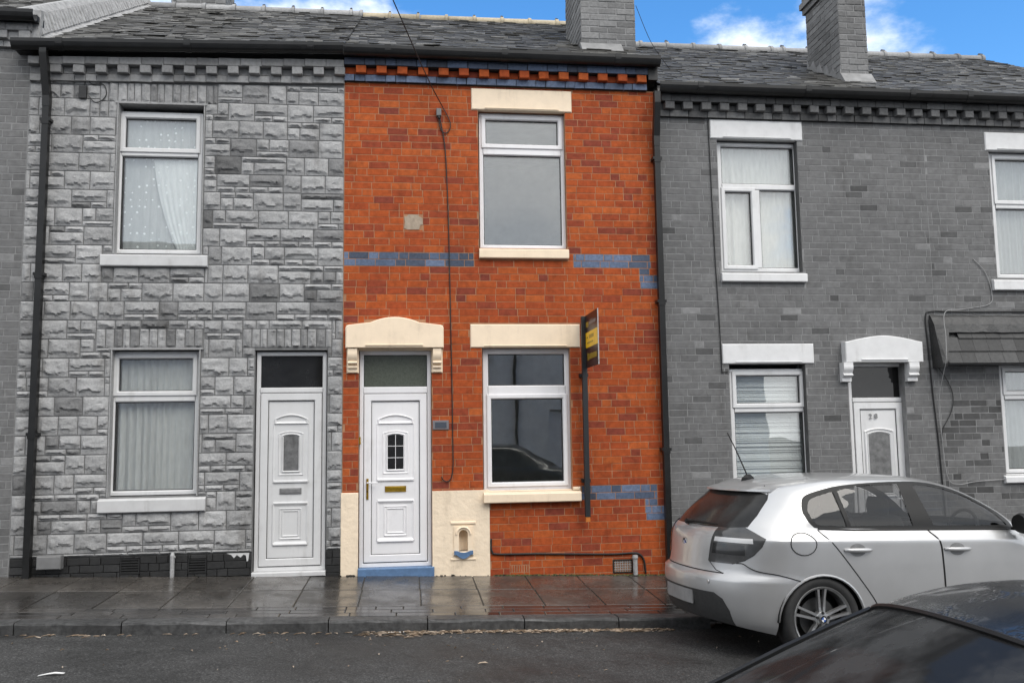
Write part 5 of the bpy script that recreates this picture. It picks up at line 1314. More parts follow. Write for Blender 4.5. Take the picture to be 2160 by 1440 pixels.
M['car_glass_dark'] = plain('car_glass_dark', grey(.022), .16, var=.5, scale=4, spec=.22)
M['wet_glass'] = glass_mat('wet_glass', grey(.35), .03, rough=.06, f1=.13)
def bead(m):
    nt = m.node_tree; L = nt.links; geo = node(nt, 'ShaderNodeNewGeometry')
    vo = node(nt, 'ShaderNodeTexVoronoi'); vo.inputs['Scale'].default_value = 85; L.new(geo.outputs['Position'], vo.inputs['Vector'])
    cp = node(nt, 'ShaderNodeMapRange'); cp.inputs[1].default_value = .15; cp.inputs[2].default_value = .45; cp.inputs[3].default_value = 1; cp.inputs[4].default_value = 0; L.new(vo.outputs['Distance'], cp.inputs[0])
    n5 = noise_tex(nt, 6, 4, .6); gt = node(nt, 'ShaderNodeMapRange'); gt.inputs[1].default_value = .42; gt.inputs[2].default_value = .6; L.new(n5.outputs['Fac'], gt.inputs[0])
    mu = node(nt, 'ShaderNodeMath', operation='MULTIPLY'); L.new(cp.outputs[0], mu.inputs[0]); L.new(gt.outputs[0], mu.inputs[1])
    bp = node(nt, 'ShaderNodeBump'); bp.inputs['Strength'].default_value = 1.0; bp.inputs['Distance'].default_value = .003; L.new(mu.outputs[0], bp.inputs['Height'])
    for n in nt.nodes:
        if n.bl_idname == 'ShaderNodeBsdfGlossy': L.new(bp.outputs[0], n.inputs['Normal'])
    # thin drizzle film; its grey also stands in for muted reflections on the glass
    out = nt.nodes['Material Output']; src = out.inputs[0].links[0].from_socket; df = node(nt, 'ShaderNodeBsdfDiffuse'); df.inputs[0].default_value = (.10, .10, .10, 1)
    mx = node(nt, 'ShaderNodeMixShader'); mr = node(nt, 'ShaderNodeMapRange'); mr.inputs[3].default_value = .22; mr.inputs[4].default_value = .60; L.new(gt.outputs[0], mr.inputs[0]); L.new(mr.outputs[0], mx.inputs[0]); L.new(src, mx.inputs[1]); L.new(df.outputs[0], mx.inputs[2]); L.new(mx.outputs[0], out.inputs[0])
bead(M['wet_glass'])
M['trim'] = plain('trim', grey(.012), .45, spec=.25); M['rubber'] = plain('rubber', grey(.018), .7, var=.3, scale=30, bump_s=.3, bscale=60); M['alloy'] = plain('alloy', grey(.45), .3, metal=.8, var=.1)
M['gap'] = plain('gap', grey(.008), .8); M['lens'] = plain('lens', grey(.045), .12, coat=.4, var=.25, scale=15); M['lens_cell'] = plain('lens_cell', grey(.010), .12, coat=.4); M['diffuser'] = plain('diffuser', grey(.035), .5, var=.25, scale=30); M['lens_band'] = plain('lens_band', grey(.55), .15, coat=1.0)
M['cabin'] = plain('cabin', grey(.028), .8); M['number_plate'] = plain('number_plate', grey(.24), .45, var=.2, scale=5); M['disc'] = plain('disc', grey(.08), .5, metal=.6)
M['roundel_blue'] = plain('roundel_blue', (.03, .10, .35), .25); M['roundel_white'] = plain('roundel_white', grey(.75), .25)
class Shell:
    """car skin given by horizontal contours: rear/front x, half width and corner shape at every height"""
    def __init__(s, T):
        s.xr = pchip(*zip(*T['xr'])); s.xf = pchip(*zip(*T['xf'])); s.W = pchip(*zip(*T['W'])); s.ar = pchip(*zip(*T['ar'])); s.af = pchip(*zip(*T['af']))
        s.nr = T.get('nr', 2.4); s.nf = T.get('nf', 2.3); s.T = T
    def par(s, z):
        xr, xf = s.xr(z), s.xf(z); ar = min(s.ar(z), .5*(xf-xr)); af = min(s.af(z), .5*(xf-xr)); return xr, xf, max(s.W(z), .002), ar, af
    def half(s, z, nR=26, nS=44, nF=26):
        xr, xf, W, ar, af = s.par(z); out = []
        for k in range(nR):
            t = math.pi/2*k/nR; out.append((xr+ar-ar*math.cos(t)**(2/s.nr), W*math.sin(t)**(2/s.nr)))
        for k in range(nS+1):
            x = xr+ar+(xf-af-xr-ar)*k/nS; out.append((x, W))
        for k in range(1, nF+1):
            t = math.pi/2*(1-k/nF); out.append((xf-af+af*math.cos(t)**(2/s.nf), W*math.sin(t)**(2/s.nf)))
        return out
    def y(s, x, z):
        xr, xf, W, ar, af = s.par(z)
        if x < xr+ar: return W*max(0.0, 1-min(1.0, (xr+ar-x)/ar)**s.nr)**(1/s.nr)
        if x > xf-af: return W*max(0.0, 1-min(1.0, (x-xf+af)/af)**s.nf)**(1/s.nf)
        return W
    def xrear(s, y, z):
        xr, xf, W, ar, af = s.par(z); return xr+ar-ar*max(0.0, 1-min(1.0, abs(y)/W)**s.nr)**(1/s.nr)
    def xfront(s, y, z):
        xr, xf, W, ar, af = s.par(z); return xf-af+af*max(0.0, 1-min(1.0, abs(y)/W)**s.nf)**(1/s.nf)
    def mesh(s, zs):
        bm = bmesh.new(); grid = []
        for z in zs:
            h = s.half(z); row = [(x, -y) for x, y in h]+[(x, y) for x, y in reversed(h[1:-1])]
            grid.append([bm.verts.new((x, y, z)) for x, y in row])
        n = len(grid[0])
        for k in range(len(grid)-1):
            for i in range(n):
                j = (i+1) % n
                try: bm.faces.new((grid[k][i], grid[k][j], grid[k+1][j], grid[k+1][i]))
                except ValueError: pass
        bm.faces.new(grid[-1])
        bmesh.ops.remove_doubles(bm, verts=bm.verts, dist=.0004)
        bmesh.ops.recalc_face_normals(bm, faces=bm.faces)
        return bm
def cut_poly(bm, poly, closed=True, axes=(0, 2), cond=None):
    """cut the skin along a polyline drawn in side (x,z) or end (y,z) view"""
    n = len(poly)
    for i in range(n if closed else n-1):
        a = poly[i]; b = poly[(i+1) % n]; d = (b[0]-a[0], b[1]-a[1]); l = math.hypot(*d)
        if l < 1e-5: continue
        m = .03
        lo = (min(a[0], b[0])-m, min(a[1], b[1])-m); hi = (max(a[0], b[0])+m, max(a[1], b[1])+m)
        fs = []
        for f in bm.faces:
            if cond and not cond(f): continue
            us = [v.co[axes[0]] for v in f.verts]; ws = [v.co[axes[1]] for v in f.verts]
            if max(us) < lo[0] or min(us) > hi[0] or max(ws) < lo[1] or min(ws) > hi[1]: continue
            fs.append(f)
        if not fs: continue
        geom = list(fs)+list({e for f in fs for e in f.edges})+list({v for f in fs for v in f.verts})
        no = [0, 0, 0]; no[axes[0]] = d[1]/l; no[axes[1]] = -d[0]/l; co = [0, 0, 0]; co[axes[0]] = a[0]; co[axes[1]] = a[1]
        bmesh.ops.bisect_plane(bm, geom=geom, dist=.0008, plane_co=co, plane_no=no)
def inside(poly, p):
    x, y = p; r = False; n = len(poly); j = n-1
    for i in range(n):
        xi, yi = poly[i]; xj, yj = poly[j]
        if (yi > y) != (yj > y) and x < (xj-xi)*(y-yi)/(yj-yi)+xi: r = not r
        j = i
    return r
def spline2(pts, n=5, closed=False):
    P = [(p[0], 0, p[1]) for p in pts]
    if closed:
        q = smooth_path(P[-2:]+P+P[:3], n); k = 2*n; return [(v[0], v[2]) for v in q[k:k+n*len(P)]]
    return [(v[0], v[2]) for v in smooth_path(P, n)]
def split_regions(bm, regions):
    """regions: (name, test(face)); returns {name: new bmesh data}"""
    groups = {}
    for f in bm.faces:
        c = f.calc_center_median(); nm = 'body'
        for name, test in regions:
            if test(c, f): nm = name; break
        groups.setdefault(nm, []).append(f)
    out = {}
    for nm, fs in groups.items():
        idx = {}; vs = []; F = []
        for f in fs:
            r = []
            for v in f.verts:
                if v.index not in idx: idx[v.index] = len(vs); vs.append(tuple(v.co))
                r.append(idx[v.index])
            F.append(tuple(r))
        out[nm] = (vs, F)
    return out
def skin_part(data, name, mat, parent, offset=0.0, smooth=True):
    mb = MB(); mb.add(*data); me = mb.mesh(name, smooth)
    if offset:
        bm = bmesh.new(); bm.from_mesh(me); bm.normal_update()
        for v in bm.verts: v.co += v.normal*offset
        bm.to_mesh(me); bm.free()
    return link(name, me, mat, parent)
def wheel(parent, x, y, side, r=.317, rim=.236, silver=True):
    """side=-1: outer face towards -y"""
    s = side; w = bpy.data.objects.new('wheel', None); COL.objects.link(w); w.parent = parent; w.location = (x, y, r)
    def Y(v): return v*s
    mb = MB(); mb.lathe_y([(rim-.005, Y(-.01)), (rim+.004, Y(.0)), (rim+.03, Y(.008)), (r-.02, Y(.006)), (r-.006, Y(-.012)), (r, Y(-.03)), (r, Y(-.17)), (r-.02, Y(-.20)), (rim, Y(-.205)), (rim-.01, Y(-.19))], 48); o = mb.build('tyre', 'rubber', w); shade_auto(o, 50)
    mb = MB(); mb.lathe_y([(rim-.030, Y(-.10)), (rim-.022, Y(-.02)), (rim-.016, Y(-.004)), (rim-.002, Y(.003)), (rim+.004, Y(-.006)), (rim-.004, Y(-.02))], 48); o = mb.build('rim', 'alloy', w); shade_auto(o, 50)
    mb = MB(); mb.lathe_y([(.02, Y(-.10)), (.150, Y(-.10)), (.150, Y(-.085)), (.02, Y(-.085))], 32); mb.build('brake_disc', 'disc', w)
    mb = MB(); mb.lathe_y([(.001, Y(-.15)), (rim, Y(-.15))], 32); mb.build('wheel_back', 'gap', w)
    for k in range(5):
        a = math.pi/2+2*math.pi*k/5
        mb = MB()
        for off in (-1, 1):
            ls = []
            for rr, hw, dy, sp in ((.035, .013, -.012, .013), (.09, .012, -.014, .019), (.16, .011, -.010, .024), (rim-.012, .0125, -.004, .031)):
                c = off*sp; pts = []
                for t_, yy in ((-hw, dy-.03), (-hw*.75, dy), (hw*.75, dy), (hw, dy-.03)): pts.append((rr*math.cos(a)-(c+t_)*math.sin(a), Y(yy), rr*math.sin(a)+(c+t_)*math.cos(a)))
                ls.append(pts)
            mb.loops(ls, cap0=True, cap1=True)
        mb.build('spoke', 'alloy', w)
    mb = MB(); mb.lathe_y([(.002, Y(-.002)), (.052, Y(-.006)), (.060, Y(-.016)), (.062, Y(-.05))], 24); hb = mb.build('hub', 'alloy', w); shade_auto(hb, 40)
    for k in range(5):
        a = math.pi/2+2*math.pi*(k+.0)/5
        mb = MB(); mb.lathe_y([(.001, Y(-.0)), (.011, Y(.0)), (.012, Y(-.014))], 10, .047*math.cos(a), .047*math.sin(a)); mb.build('wheel_bolt', 'gap', w)
    roundel(w, Matrix.Translation((0, Y(.001), 0)) @ Matrix.Diagonal((1, s, 1, 1)), .030)
    return w
def roundel(parent, mtx, r):
    """badge lying in the xz plane, facing +y of mtx"""
    def b(mb, name, m):
        mb.v = [tuple(mtx @ Vector(p)) for p in mb.v]; return mb.build(name, m, parent)
    mb = MB(); mb.lathe_y([(.001, .003), (r, .003), (r*1.04, 0)], 24); rd = b(mb, 'badge', 'trim')
    mb = MB(); mb.lathe_y([(r*.93, .003), (r*.95, .0045), (r*1.02, .0045), (r*1.05, .001)], 24); b(mb, 'badge_ring', 'steel')
    for q in range(4):
        mb = MB(); pts = [(0, .0046, 0)]+[(r*.6*math.cos(math.pi/2*(q+t/6)), .0046, r*.6*math.sin(math.pi/2*(q+t/6))) for t in range(7)]
        mb.loops([pts, [(p[0], .0036, p[2]) for p in pts]], cap0=True, cap1=True); b(mb, 'badge_field', 'roundel_blue' if q % 2 else 'roundel_white')
def seat(parent, x, y, dark='cabin', bench=None):
    hw = bench or .24
    mb = MB()
    def rb(cx, cz, lx, lz, w, tilt_):
        n = 12; ls = []
        for yy, k in ((-w, .75), (-w*.86, 1), (w*.86, 1), (w, .75)):
            ls.append([(cx+(lx*k*(abs(math.cos(2*math.pi*i/n))**.5)*math.copysign(1, math.cos(2*math.pi*i/n)))*math.cos(tilt_)-(lz*k*(abs(math.sin(2*math.pi*i/n))**.5)*math.copysign(1, math.sin(2*math.pi*i/n)))*math.sin(tilt_), y+yy,
                        cz+(lx*k*(abs(math.cos(2*math.pi*i/n))**.5)*math.copysign(1, math.cos(2*math.pi*i/n)))*math.sin(tilt_)+(lz*k*(abs(math.sin(2*math.pi*i/n))**.5)*math.copysign(1, math.sin(2*math.pi*i/n)))*math.cos(tilt_)) for i in range(n)])
        mb.loops(ls, cap0=True, cap1=True)
    rb(x+.25, .42, .27, .09, hw, .1); rb(x-.05, .75, .07, .33, hw, .22)
    o = mb.build('seat', dark, parent, smooth=True)
    mb = MB(); n0 = mb
    for yy in ([y] if not bench else [y-.38, y+.38]):
        ls = []
        for q, k in ((-.125, .6), (-.10, 1), (.10, 1), (.125, .6)): ls.append([(x-.13+.04*k*math.cos(2*math.pi*i/10), yy+q, 1.13+.085*k*math.sin(2*math.pi*i/10)) for i in range(10)])
        mb.loops(ls, cap0=True, cap1=True)
    mb.build('headrest', dark, o, smooth=True)
def pose(root, X, Y, Z, yaw, pitch, roll_):
    """pitch = slope along length, roll_ = rise per metre to the left"""
    c, s = math.cos(yaw), math.sin(yaw)
    fwd = Vector((c, s, pitch)).normalized(); left = Vector((-s, c, roll_)); left = (left-fwd*left.dot(fwd)).normalized(); up = fwd.cross(left)
    root.matrix_world = Matrix(((fwd.x, left.x, up.x, X), (fwd.y, left.y, up.y, Y), (fwd.z, left.z, up.z, Z), (0, 0, 0, 1)))
def lines(parent, sh, polys, r=.0035, mat='gap', name='panel_gap', both=True):
    for pl in polys:
        for sg in ((-1, 1) if both else (-1,)):
            mb = MB(); mb.tube([(p[0], sg*(sh.y(p[0], p[1])+.0005), p[1]) for p in pl], r, 5); mb.build(name, mat, parent)

def silver_car():
    t = thing('parked_car', 'silver five-door hatchback parked at the kerb before the grey brick house', 'car')
    sh = Shell(dict(
        xr=[(.20, -.72), (.28, -.775), (.40, -.81), (.52, -.825), (.60, -.82), (.632, -.775), (.70, -.765), (.85, -.75), (.94, -.725), (.98, -.69), (1.10, -.575), (1.20, -.46), (1.265, -.38), (1.30, -.31), (1.335, -.18), (1.365, .02), (1.388, .25), (1.400, .46), (1.404, .58)],
        xf=[(.20, 3.06), (.30, 3.20), (.45, 3.26), (.60, 3.25), (.68, 3.20), (.76, 3.0), (.84, 2.62), (.91, 2.32), (.96, 2.16), (1.0, 2.08), (1.10, 1.93), (1.20, 1.75), (1.28, 1.58), (1.34, 1.38), (1.375, 1.16), (1.394, .96), (1.401, .80), (1.404, .66)],
        W=[(.20, .80), (.27, .825), (.40, .838), (.60, .848), (.78, .852), (.885, .853), (.899, .851), (.905, .846), (.97, .803), (1.05, .780), (1.20, .716), (1.30, .668), (1.345, .632), (1.370, .565), (1.388, .44), (1.399, .26), (1.404, .03)],
        ar=[(.2, .66), (.6, .70), (.95, .66), (1.3, .50), (1.404, .3)], af=[(.2, .8), (.7, .85), (.93, .75), (1.0, .52), (1.2, .48), (1.35, .45), (1.404, .1)]))
    zs = list(np.linspace(.20, .60, 17))+list(np.linspace(.625, .88, 13))+[.892, .899, .902, .905, .909]+list(np.linspace(.918, 1.0, 7))+list(np.linspace(1.02, 1.28, 15))+list(np.linspace(1.295, 1.36, 9))+list(np.linspace(1.364, 1.394, 10))+[1.397, 1.400, 1.402, 1.404]
    bm = sh.mesh(zs)
    A = .352; WB = 2.55
    arch = lambda cx: [(cx+A*math.cos(math.pi*k/20), .30+A*.98*math.sin(math.pi*k/20)) for k in range(21)]
    archR = [(A, .1)]+arch(0)+[(-A, .1)]; archF = [(WB+A, .1)]+arch(WB)+[(WB-A, .1)]
    trim_o = spline2([(-.098, 1.10), (-.085, 1.165), (-.03, 1.235), (.18, 1.292), (.42, 1.322), (.80, 1.342), (1.10, 1.332), (1.40, 1.255), (1.60, 1.16), (1.745, 1.045), (1.76, .985)], 4)+[(1.70, .968), (.975, .975), (.0, .988)]+spline2([(-.03, .992), (-.07, 1.035), (-.098, 1.10)], 3)[:-1]
    quarter = spline2([(-.055, 1.115), (-.03, 1.175), (.03, 1.22), (.205, 1.265)], 4)+[(.25, 1.0), (.0, 1.012)]+spline2([(-.03, 1.04), (-.055, 1.115)], 2)[:-1]
    rwin = spline2([(.245, 1.272), (.42, 1.304), (.62, 1.318), (.80, 1.322)], 4)+[(.828, 1.005), (.285, 1.004)]
    fwin = spline2([(.935, 1.318), (1.10, 1.312), (1.385, 1.238), (1.57, 1.145), (1.665, 1.06), (1.70, 1.005)], 4)+[(1.01, 1.004)]
    rdoor = spline2([(-.005, .975), (.13, .835), (.305, .62), (.42, .47), (.46, .40)], 4)+[(.52, .30), (1.045, .29)]+spline2([(1.045, .53), (1.035, .72), (1.015, .885), (.94, .972)], 4)
    fdoor = spline2([(.948, .970), (1.021, .885), (1.041, .72), (1.051, .53), (1.053, .29)], 4)+[(1.90, .285), (1.955, .40), (1.95, .80), (1.88, .965)]
    flap = [(-.15+.103*math.cos(2*math.pi*k/24), .875+.082*math.sin(2*math.pi*k/24)) for k in range(24)]
    glassR = [(-.95, .972), (-.60, .972), (-.50, .985), (-.41, 1.075), (-.295, 1.195), (-.275, 1.23), (-.31, 1.262), (-.95, 1.262)]
    screen = [(2.4, .995), (1.90, .995), (1.83, 1.02), (1.72, 1.105), (1.55, 1.21), (1.35, 1.30), (1.20, 1.345), (1.16, 1.352), (2.4, 1.352)]
    light = [(-.95, .985), (-.585, .985), (-.515, .985), (-.420, .905), (-.450, .850), (-.500, .785), (-.555, .740), (-.62, .708), (-.95, .700)]
    lin = [(.43, .68), (.385, .715), (.415, .97), (.43, 1.0)]
    bumper = [(-.95, .632), (-.70, .632), (-.60, .69), (-.57, .725), (-.525, .69), (-.47, .665), (-.345, .645), (-.19, .605), (-.19, .10), (-.95, .10)]
    fbump = [(4, .60), (2.95, .60), (2.84, .56), (2.84, .1), (4, .1)]
    under = [(-.95, .275), (-.70, .265), (-.36, .202), (-.36, .1), (-.95, .1)]
    diff = [(-.60, .15), (-.60, .36), (-.565, .445), (-.50, .485), (.50, .485), (.565, .445), (.60, .36), (.60, .15)]
    for p in (archR, archF, trim_o, quarter, rwin, fwin, rdoor, fdoor, flap, glassR, screen, light, bumper, fbump): cut_poly(bm, p)
    rear_only = lambda f: f.calc_center_median().x < -.3
    cut_poly(bm, diff, True, (1, 2), rear_only)
    for sg in (1, -1): cut_poly(bm, [(sg*a, b) for a, b in lin], False, (1, 2), rear_only)
    for q in (.868, .902, .775, .855): cut_poly(bm, [(-.9, q), (-.42, q)], False)
    for q in (-.50, -.55): cut_poly(bm, [(q, .77), (q, .905)], False)
    for sg in (1, -1): cut_poly(bm, [(sg*(a+.03), b) for a, b in lin], False, (1, 2), rear_only)
    cut_poly(bm, under, True)
    bm.verts.index_update(); bm.normal_update()
    sp = lambda c: (c.x, c.z)
    def ylin(z): return np.interp(z, [.68, .715, .97, 1.0], [.43, .385, .415, .43])
    side = lambda c: abs(c.y) > .45
    regs = [('hole', lambda c, f: inside(under, sp(c)) or side(c) and (inside(archR, sp(c)) or inside(archF, sp(c)))),
            ('quarter_window', lambda c, f: side(c) and inside(quarter, sp(c))), ('rear_side_window', lambda c, f: side(c) and inside(rwin, sp(c))), ('front_side_window', lambda c, f: side(c) and inside(fwin, sp(c))),
            ('window_trim', lambda c, f: side(c) and inside(trim_o, sp(c))),
            ('rear_window', lambda c, f: inside(glassR, sp(c))), ('windscreen', lambda c, f: inside(screen, sp(c)) and abs(c.y) < .72),
            ('light_band', lambda c, f: inside(light, sp(c)) and abs(c.y) > ylin(c.z)+.03 and c.x < -.50 and .868 < c.z < .902),
            ('light_dark', lambda c, f: inside(light, sp(c)) and abs(c.y) > ylin(c.z)+.03 and c.x < -.55 and .775 < c.z < .855),
            ('tail_light', lambda c, f: inside(light, sp(c)) and abs(c.y) > ylin(c.z)),
            ('diffuser', lambda c, f: c.x < -.3 and inside(diff, (c.y, c.z))),
            ('fuel_flap', lambda c, f: c.y < 0 and inside(flap, sp(c))),
            ('rear_door', lambda c, f: side(c) and inside(rdoor, sp(c))), ('front_door', lambda c, f: side(c) and inside(fdoor, sp(c))),
            ('rear_bumper', lambda c, f: inside(bumper, sp(c))), ('front_bumper', lambda c, f: inside(fbump, sp(c)))]
    D = split_regions(bm, regs); bm.free()
    def two(nm): 
        vs, fs = D[nm]; res = []
        for sg in (-1, 1):
            F = [f for f in fs if sum(vs[i][1] for i in f)*sg > 0]; used = sorted({i for f in F for i in f}); mp = {u: k for k, u in enumerate(used)}
            res.append(([vs[u] for u in used], [tuple(mp[i] for i in f) for f in F]))
        return res
    body = skin_part(D['body'], 'body', 'silver', t)
    doors = {}
    for nm in ('rear_door', 'front_door'):
        doors[nm] = [skin_part(d, nm, 'silver', t) for d in two(nm)]
    for nm, dn in (('rear_side_window', 'rear_door'), ('front_side_window', 'front_door')):
        for k, d in enumerate(two(nm)): skin_part(d, 'side_window', 'car_glass', doors[dn][k], -.006)
    for d in two('quarter_window'): skin_part(d, 'quarter_window', 'car_glass', t, -.006)
    for d in two('window_trim'): skin_part(d, 'window_trim', 'trim', t)
    skin_part(D['rear_window'], 'rear_window', 'car_glass_dark', t, -.004); skin_part(D['windscreen'], 'windscreen', 'car_glass', t, -.004)
    skin_part(D['fuel_flap'], 'fuel_flap', 'silver', t)
    rb = skin_part(D['rear_bumper'], 'rear_bumper', 'silver', t); skin_part(D['front_bumper'], 'front_bumper', 'silver', t)
    skin_part(D['diffuser'], 'diffuser', 'diffuser', rb, .002)
    for k, d in enumerate(two('tail_light')):
        o = skin_part(d, 'tail_light', 'lens', t, .004); sg = (-1, 1)[k]
        skin_part(two('light_band')[k], 'light_band', 'lens_band', o, .0045); skin_part(two('light_dark')[k], 'light_cell', 'lens_cell', o, .0045)
    # panel gaps and trims
    lines(body, sh, [rdoor[:-1], fdoor+[fdoor[0]], flap+[flap[0]]], .0042, both=True)
    for sg in (-1, 1):
        pl_ = spline2([(-.60, .715), (-.565, .715), (-.525, .685), (-.47, .664), (-.345, .645), (-.19, .605)], 4)
        mb = MB(); mb.tube([(p[0], sg*(sh.y(p[0], p[1])+.0022), p[1]) for p in pl_], .004, 5); mb.build('panel_gap', 'gap', body)
    hb = [(y, .632+.0*abs(y)) for y in np.linspace(-.54, .54, 25)]
    mb = MB(); mb.tube([(sh.xrear(y, z)-.0005, y, z) for y, z in hb], .006, 5); mb.build('panel_gap', 'gap', body)
    for sg in (-1, 1):
        mb = MB(); mb.tube([(sh.xrear(y, z)-.0005, sg*y, z) for y, z in [(.54, .632), (.47, .65), (.39, .715), (.415, .97)]], .004, 5); mb.build('panel_gap', 'gap', body)
        mb = MB(); mb.tube([(p[0], sg*(sh.y(p[0], p[1])+.001), p[1]) for p in light[2:8]], .004, 5); mb.build('panel_gap', 'gap', body)
        mb = MB(); mb.tube([(p[0], sg*(sh.y(p[0], p[1])+.0), p[1]) for p in [(-.50, .985), (-.41, 1.075), (-.295, 1.195), (-.27, 1.235), (-.235, 1.30)]], .004, 5); mb.build('panel_gap', 'gap', body)
        for cx in (0, WB):
            mb = MB(); mb.tube([(p[0], sg*(sh.y(p[0], max(p[1], .2))-.004), p[1]) for p in arch(cx)], .011, 6); mb.build('wheel_arch_lip', 'silver', body)
            mb = MB(); n = 20; mb.loops([[(cx+(A+.012)*math.cos(math.pi*k/n), sg*yy, .30+(A+.012)*math.sin(math.pi*k/n)) for k in range(n+1)] for yy in (.83, .52)]+[[(cx, sg*.52, .30)]*(n+1)], closed=False); mb.build('wheel_well', 'gap', body)
    mb = None
    for sg in (-1, 1): mb = MB(); mb.tube([(x, sg*(sh.y(x, .975)+.002), .975+(.012*(1-x/.3) if x < .3 else 0)) for x in np.linspace(0.0, 1.74, 30)], .007, 6); mb.build('belt_trim', 'trim', body)
    # roof spoiler
    ls = []
    for y in np.linspace(-.545, .545, 25):
        k = 1-(abs(y)/.545)**4*.8; xa = sh.xrear(y, 1.300)
        xb = sh.xrear(abs(y), 1.248)
        ls.append([(xa+.04, y, 1.307), (xb-.030*k, y, 1.276-.012*k), (xb-.036*k, y, 1.252), (xb+.02, y, 1.248), (xa+.09, y, 1.26)])
    mb = MB(); mb.loops(ls, cap0=True, cap1=True); s_ = mb.build('roof_spoiler', 'silver', t); shade_auto(s_, 40)
    # badge, plate, wiper, aerial, handles, mirrors
    bx = sh.xrear(0, .855); roundel(t, Matrix.Translation((bx-.002, 0, .815)) @ Matrix.Rotation(math.pi/2, 4, 'Z') @ Matrix.Rotation(R(-6), 4, 'X'), .041)
    ls = [[(sh.xrear(y, .42)-.012, y, .365), (sh.xrear(y, .42)-.014, y, .47), (sh.xrear(y, .42)-.004, y, .47), (sh.xrear(y, .42)-.002, y, .365)] for y in np.linspace(-.26, .26, 9)]
    mb = MB(); mb.loops(ls, cap0=True, cap1=True); mb.build('number_plate', 'number_plate', rb)
    mb = MB(); mb.lathe_y([(.001, -.0), (.014, -.0), (.016, .006)], 14); mb.v = [(sh.xrear(.45, .56)-.004+p[1], -.45+p[0], .56+p[2]) for p in mb.v]; mb.build('parking_sensor', 'silver', rb)
    mb = MB(); mb.tube([(sh.xrear(.02, .985)-.03, .02, .99), (sh.xrear(.1, .99)-.035, -.1, 1.0), (sh.xrear(.35, .995)-.018, -.42, .995)], [.016, .012, .006], 6); mb.tube([(sh.xrear(.0, .985)-.0, .04, .985), (sh.xrear(0, .985)-.04, .02, .99)], .022, 8); mb.build('rear_wiper', 'trim', t)
    mb = MB(); mb.loops([[(-.16+dx*k, dy*k, 1.322+h) for dx, dy in ((-.07, 0), (-.02, -.022), (.06, 0), (-.02, .022))] for k, h in ((1, -.0), (.9, .03), (.3, .062))], cap1=True); ab = mb.build('roof_aerial', 'trim', t)
    mb = MB(); mb.tube([(-.17, 0, 1.372), (-.27, 0, 1.59), (-.345, 0, 1.735)], [.006, .005, .004], 6); mb.build('aerial_rod', 'trim', ab)
    for sg in (-1, 1):
        for nm, xa in (('rear_door', .295), ('front_door', 1.165)):
            k = 0 if sg < 0 else 1; y0 = sh.y(xa, .83)
            mb = MB(); ls = []
            for q in range(9): 
                x = xa-.115+.235*q/8; o_ = .022*math.sin(math.pi*min(1, max(0, q/8)))**.5+.006; rr = .017*(.55+.45*math.sin(math.pi*q/8)**.5)
                ls.append([(x, sg*(y0+o_+rr*.6*math.cos(2*math.pi*i/8)), .828+rr*math.sin(2*math.pi*i/8)) for i in range(8)])
            mb.loops(ls, cap0=True, cap1=True); h_ = mb.build('door_handle', 'silver', doors[nm][k], smooth=True)
            mb = MB(); pts = [(xa+.07*math.cos(2*math.pi*i/20), .828+.048*math.sin(2*math.pi*i/20)) for i in range(20)]
            mb.loops([[(p[0], sg*(sh.y(p[0], p[1])+.0015), p[1]) for p in pts], [(xa+(p[0]-xa)*.5, sg*(sh.y(p[0], p[1])-.012+.0145), .828+(p[1]-.828)*.5) for p in pts]], cap1=True); mb.build('handle_recess', 'steel_dull', h_)
        # mirror
        ls = []
        for x, rx, rz in ((1.70, .062, .058), (1.735, .085, .075), (1.80, .082, .072), (1.85, .055, .05)):
            ls.append([(x+.02*math.cos(2*math.pi*i/14)*0, sg*(.905+rx*math.cos(2*math.pi*i/14)), 1.025+rz*math.sin(2*math.pi*i/14)) for i in range(14)])
        mb = MB(); mb.loops(ls, cap0=True, cap1=True); m_ = mb.build('door_mirror', 'silver', t); shade_auto(m_, 50)
        mb = MB(); mb.loops([[(1.695, sg*(.905+.078*math.cos(2*math.pi*i/14)), 1.025+.070*math.sin(2*math.pi*i/14)) for i in range(14)], [(1.728, sg*(.905+.092*math.cos(2*math.pi*i/14)), 1.025+.082*math.sin(2*math.pi*i/14)) for i in range(14)]], cap0=True); mb.build('mirror_shell', 'trim', m_)
        mb = MB(); mb.box(1.72, 1.80, min(sg*.79, sg*.86), max(sg*.79, sg*.86), .965, .99); mb.build('mirror_arm', 'trim', m_)
        # headlamp
        mb = MB(); ls = []
        for yy in np.linspace(.42, .76, 8): x = sh.xfront(yy, .66)+.004; ls.append([(x, sg*yy, .60), (x-.01, sg*yy, .70), (x-.05, sg*yy, .70), (x-.05, sg*yy, .60)])
        mb.loops(ls, cap0=True, cap1=True); mb.build('headlight', 'lens_band', t)
    for x, sgn in ((0, -1), (0, 1), (WB, -1), (WB, 1)): wheel(t, x, sgn*.826, 1 if sgn > 0 else -1, .317, .240)
    # underside and cabin
    mb = MB(); mb.box(-.40, 3.0, -.60, .60, .225, .27); mb.build('underbody', 'gap', t)
    mb = MB(); mb.box(-.42, 1.95, -.72, .72, .27, .33); mb.box(1.80, 2.05, -.70, .70, .33, .93); mb.build('cabin_floor', 'cabin', t)
    seat(t, .95, -.36); seat(t, .95, .36); seat(t, .12, 0, 'cabin', .62)
    mb = MB(); n = 24; ls = []
    for k in range(n+1):
        a = 2*math.pi*k/n; ls.append([(1.62+.10*math.sin(a)*.4, -.36+.18*math.cos(a), .93+.17*math.sin(a))])
    mb.tube([l[0] for l in ls], .014, 8, False); mb.tube([(1.62, -.53, .93), (1.62, -.19, .93)], .02, 6); mb.build('steering_wheel', 'cabin', t)
    pose(t, 3.008, -2.615, -.2045, .085, -.03, -.03)
    return t
silver_car()

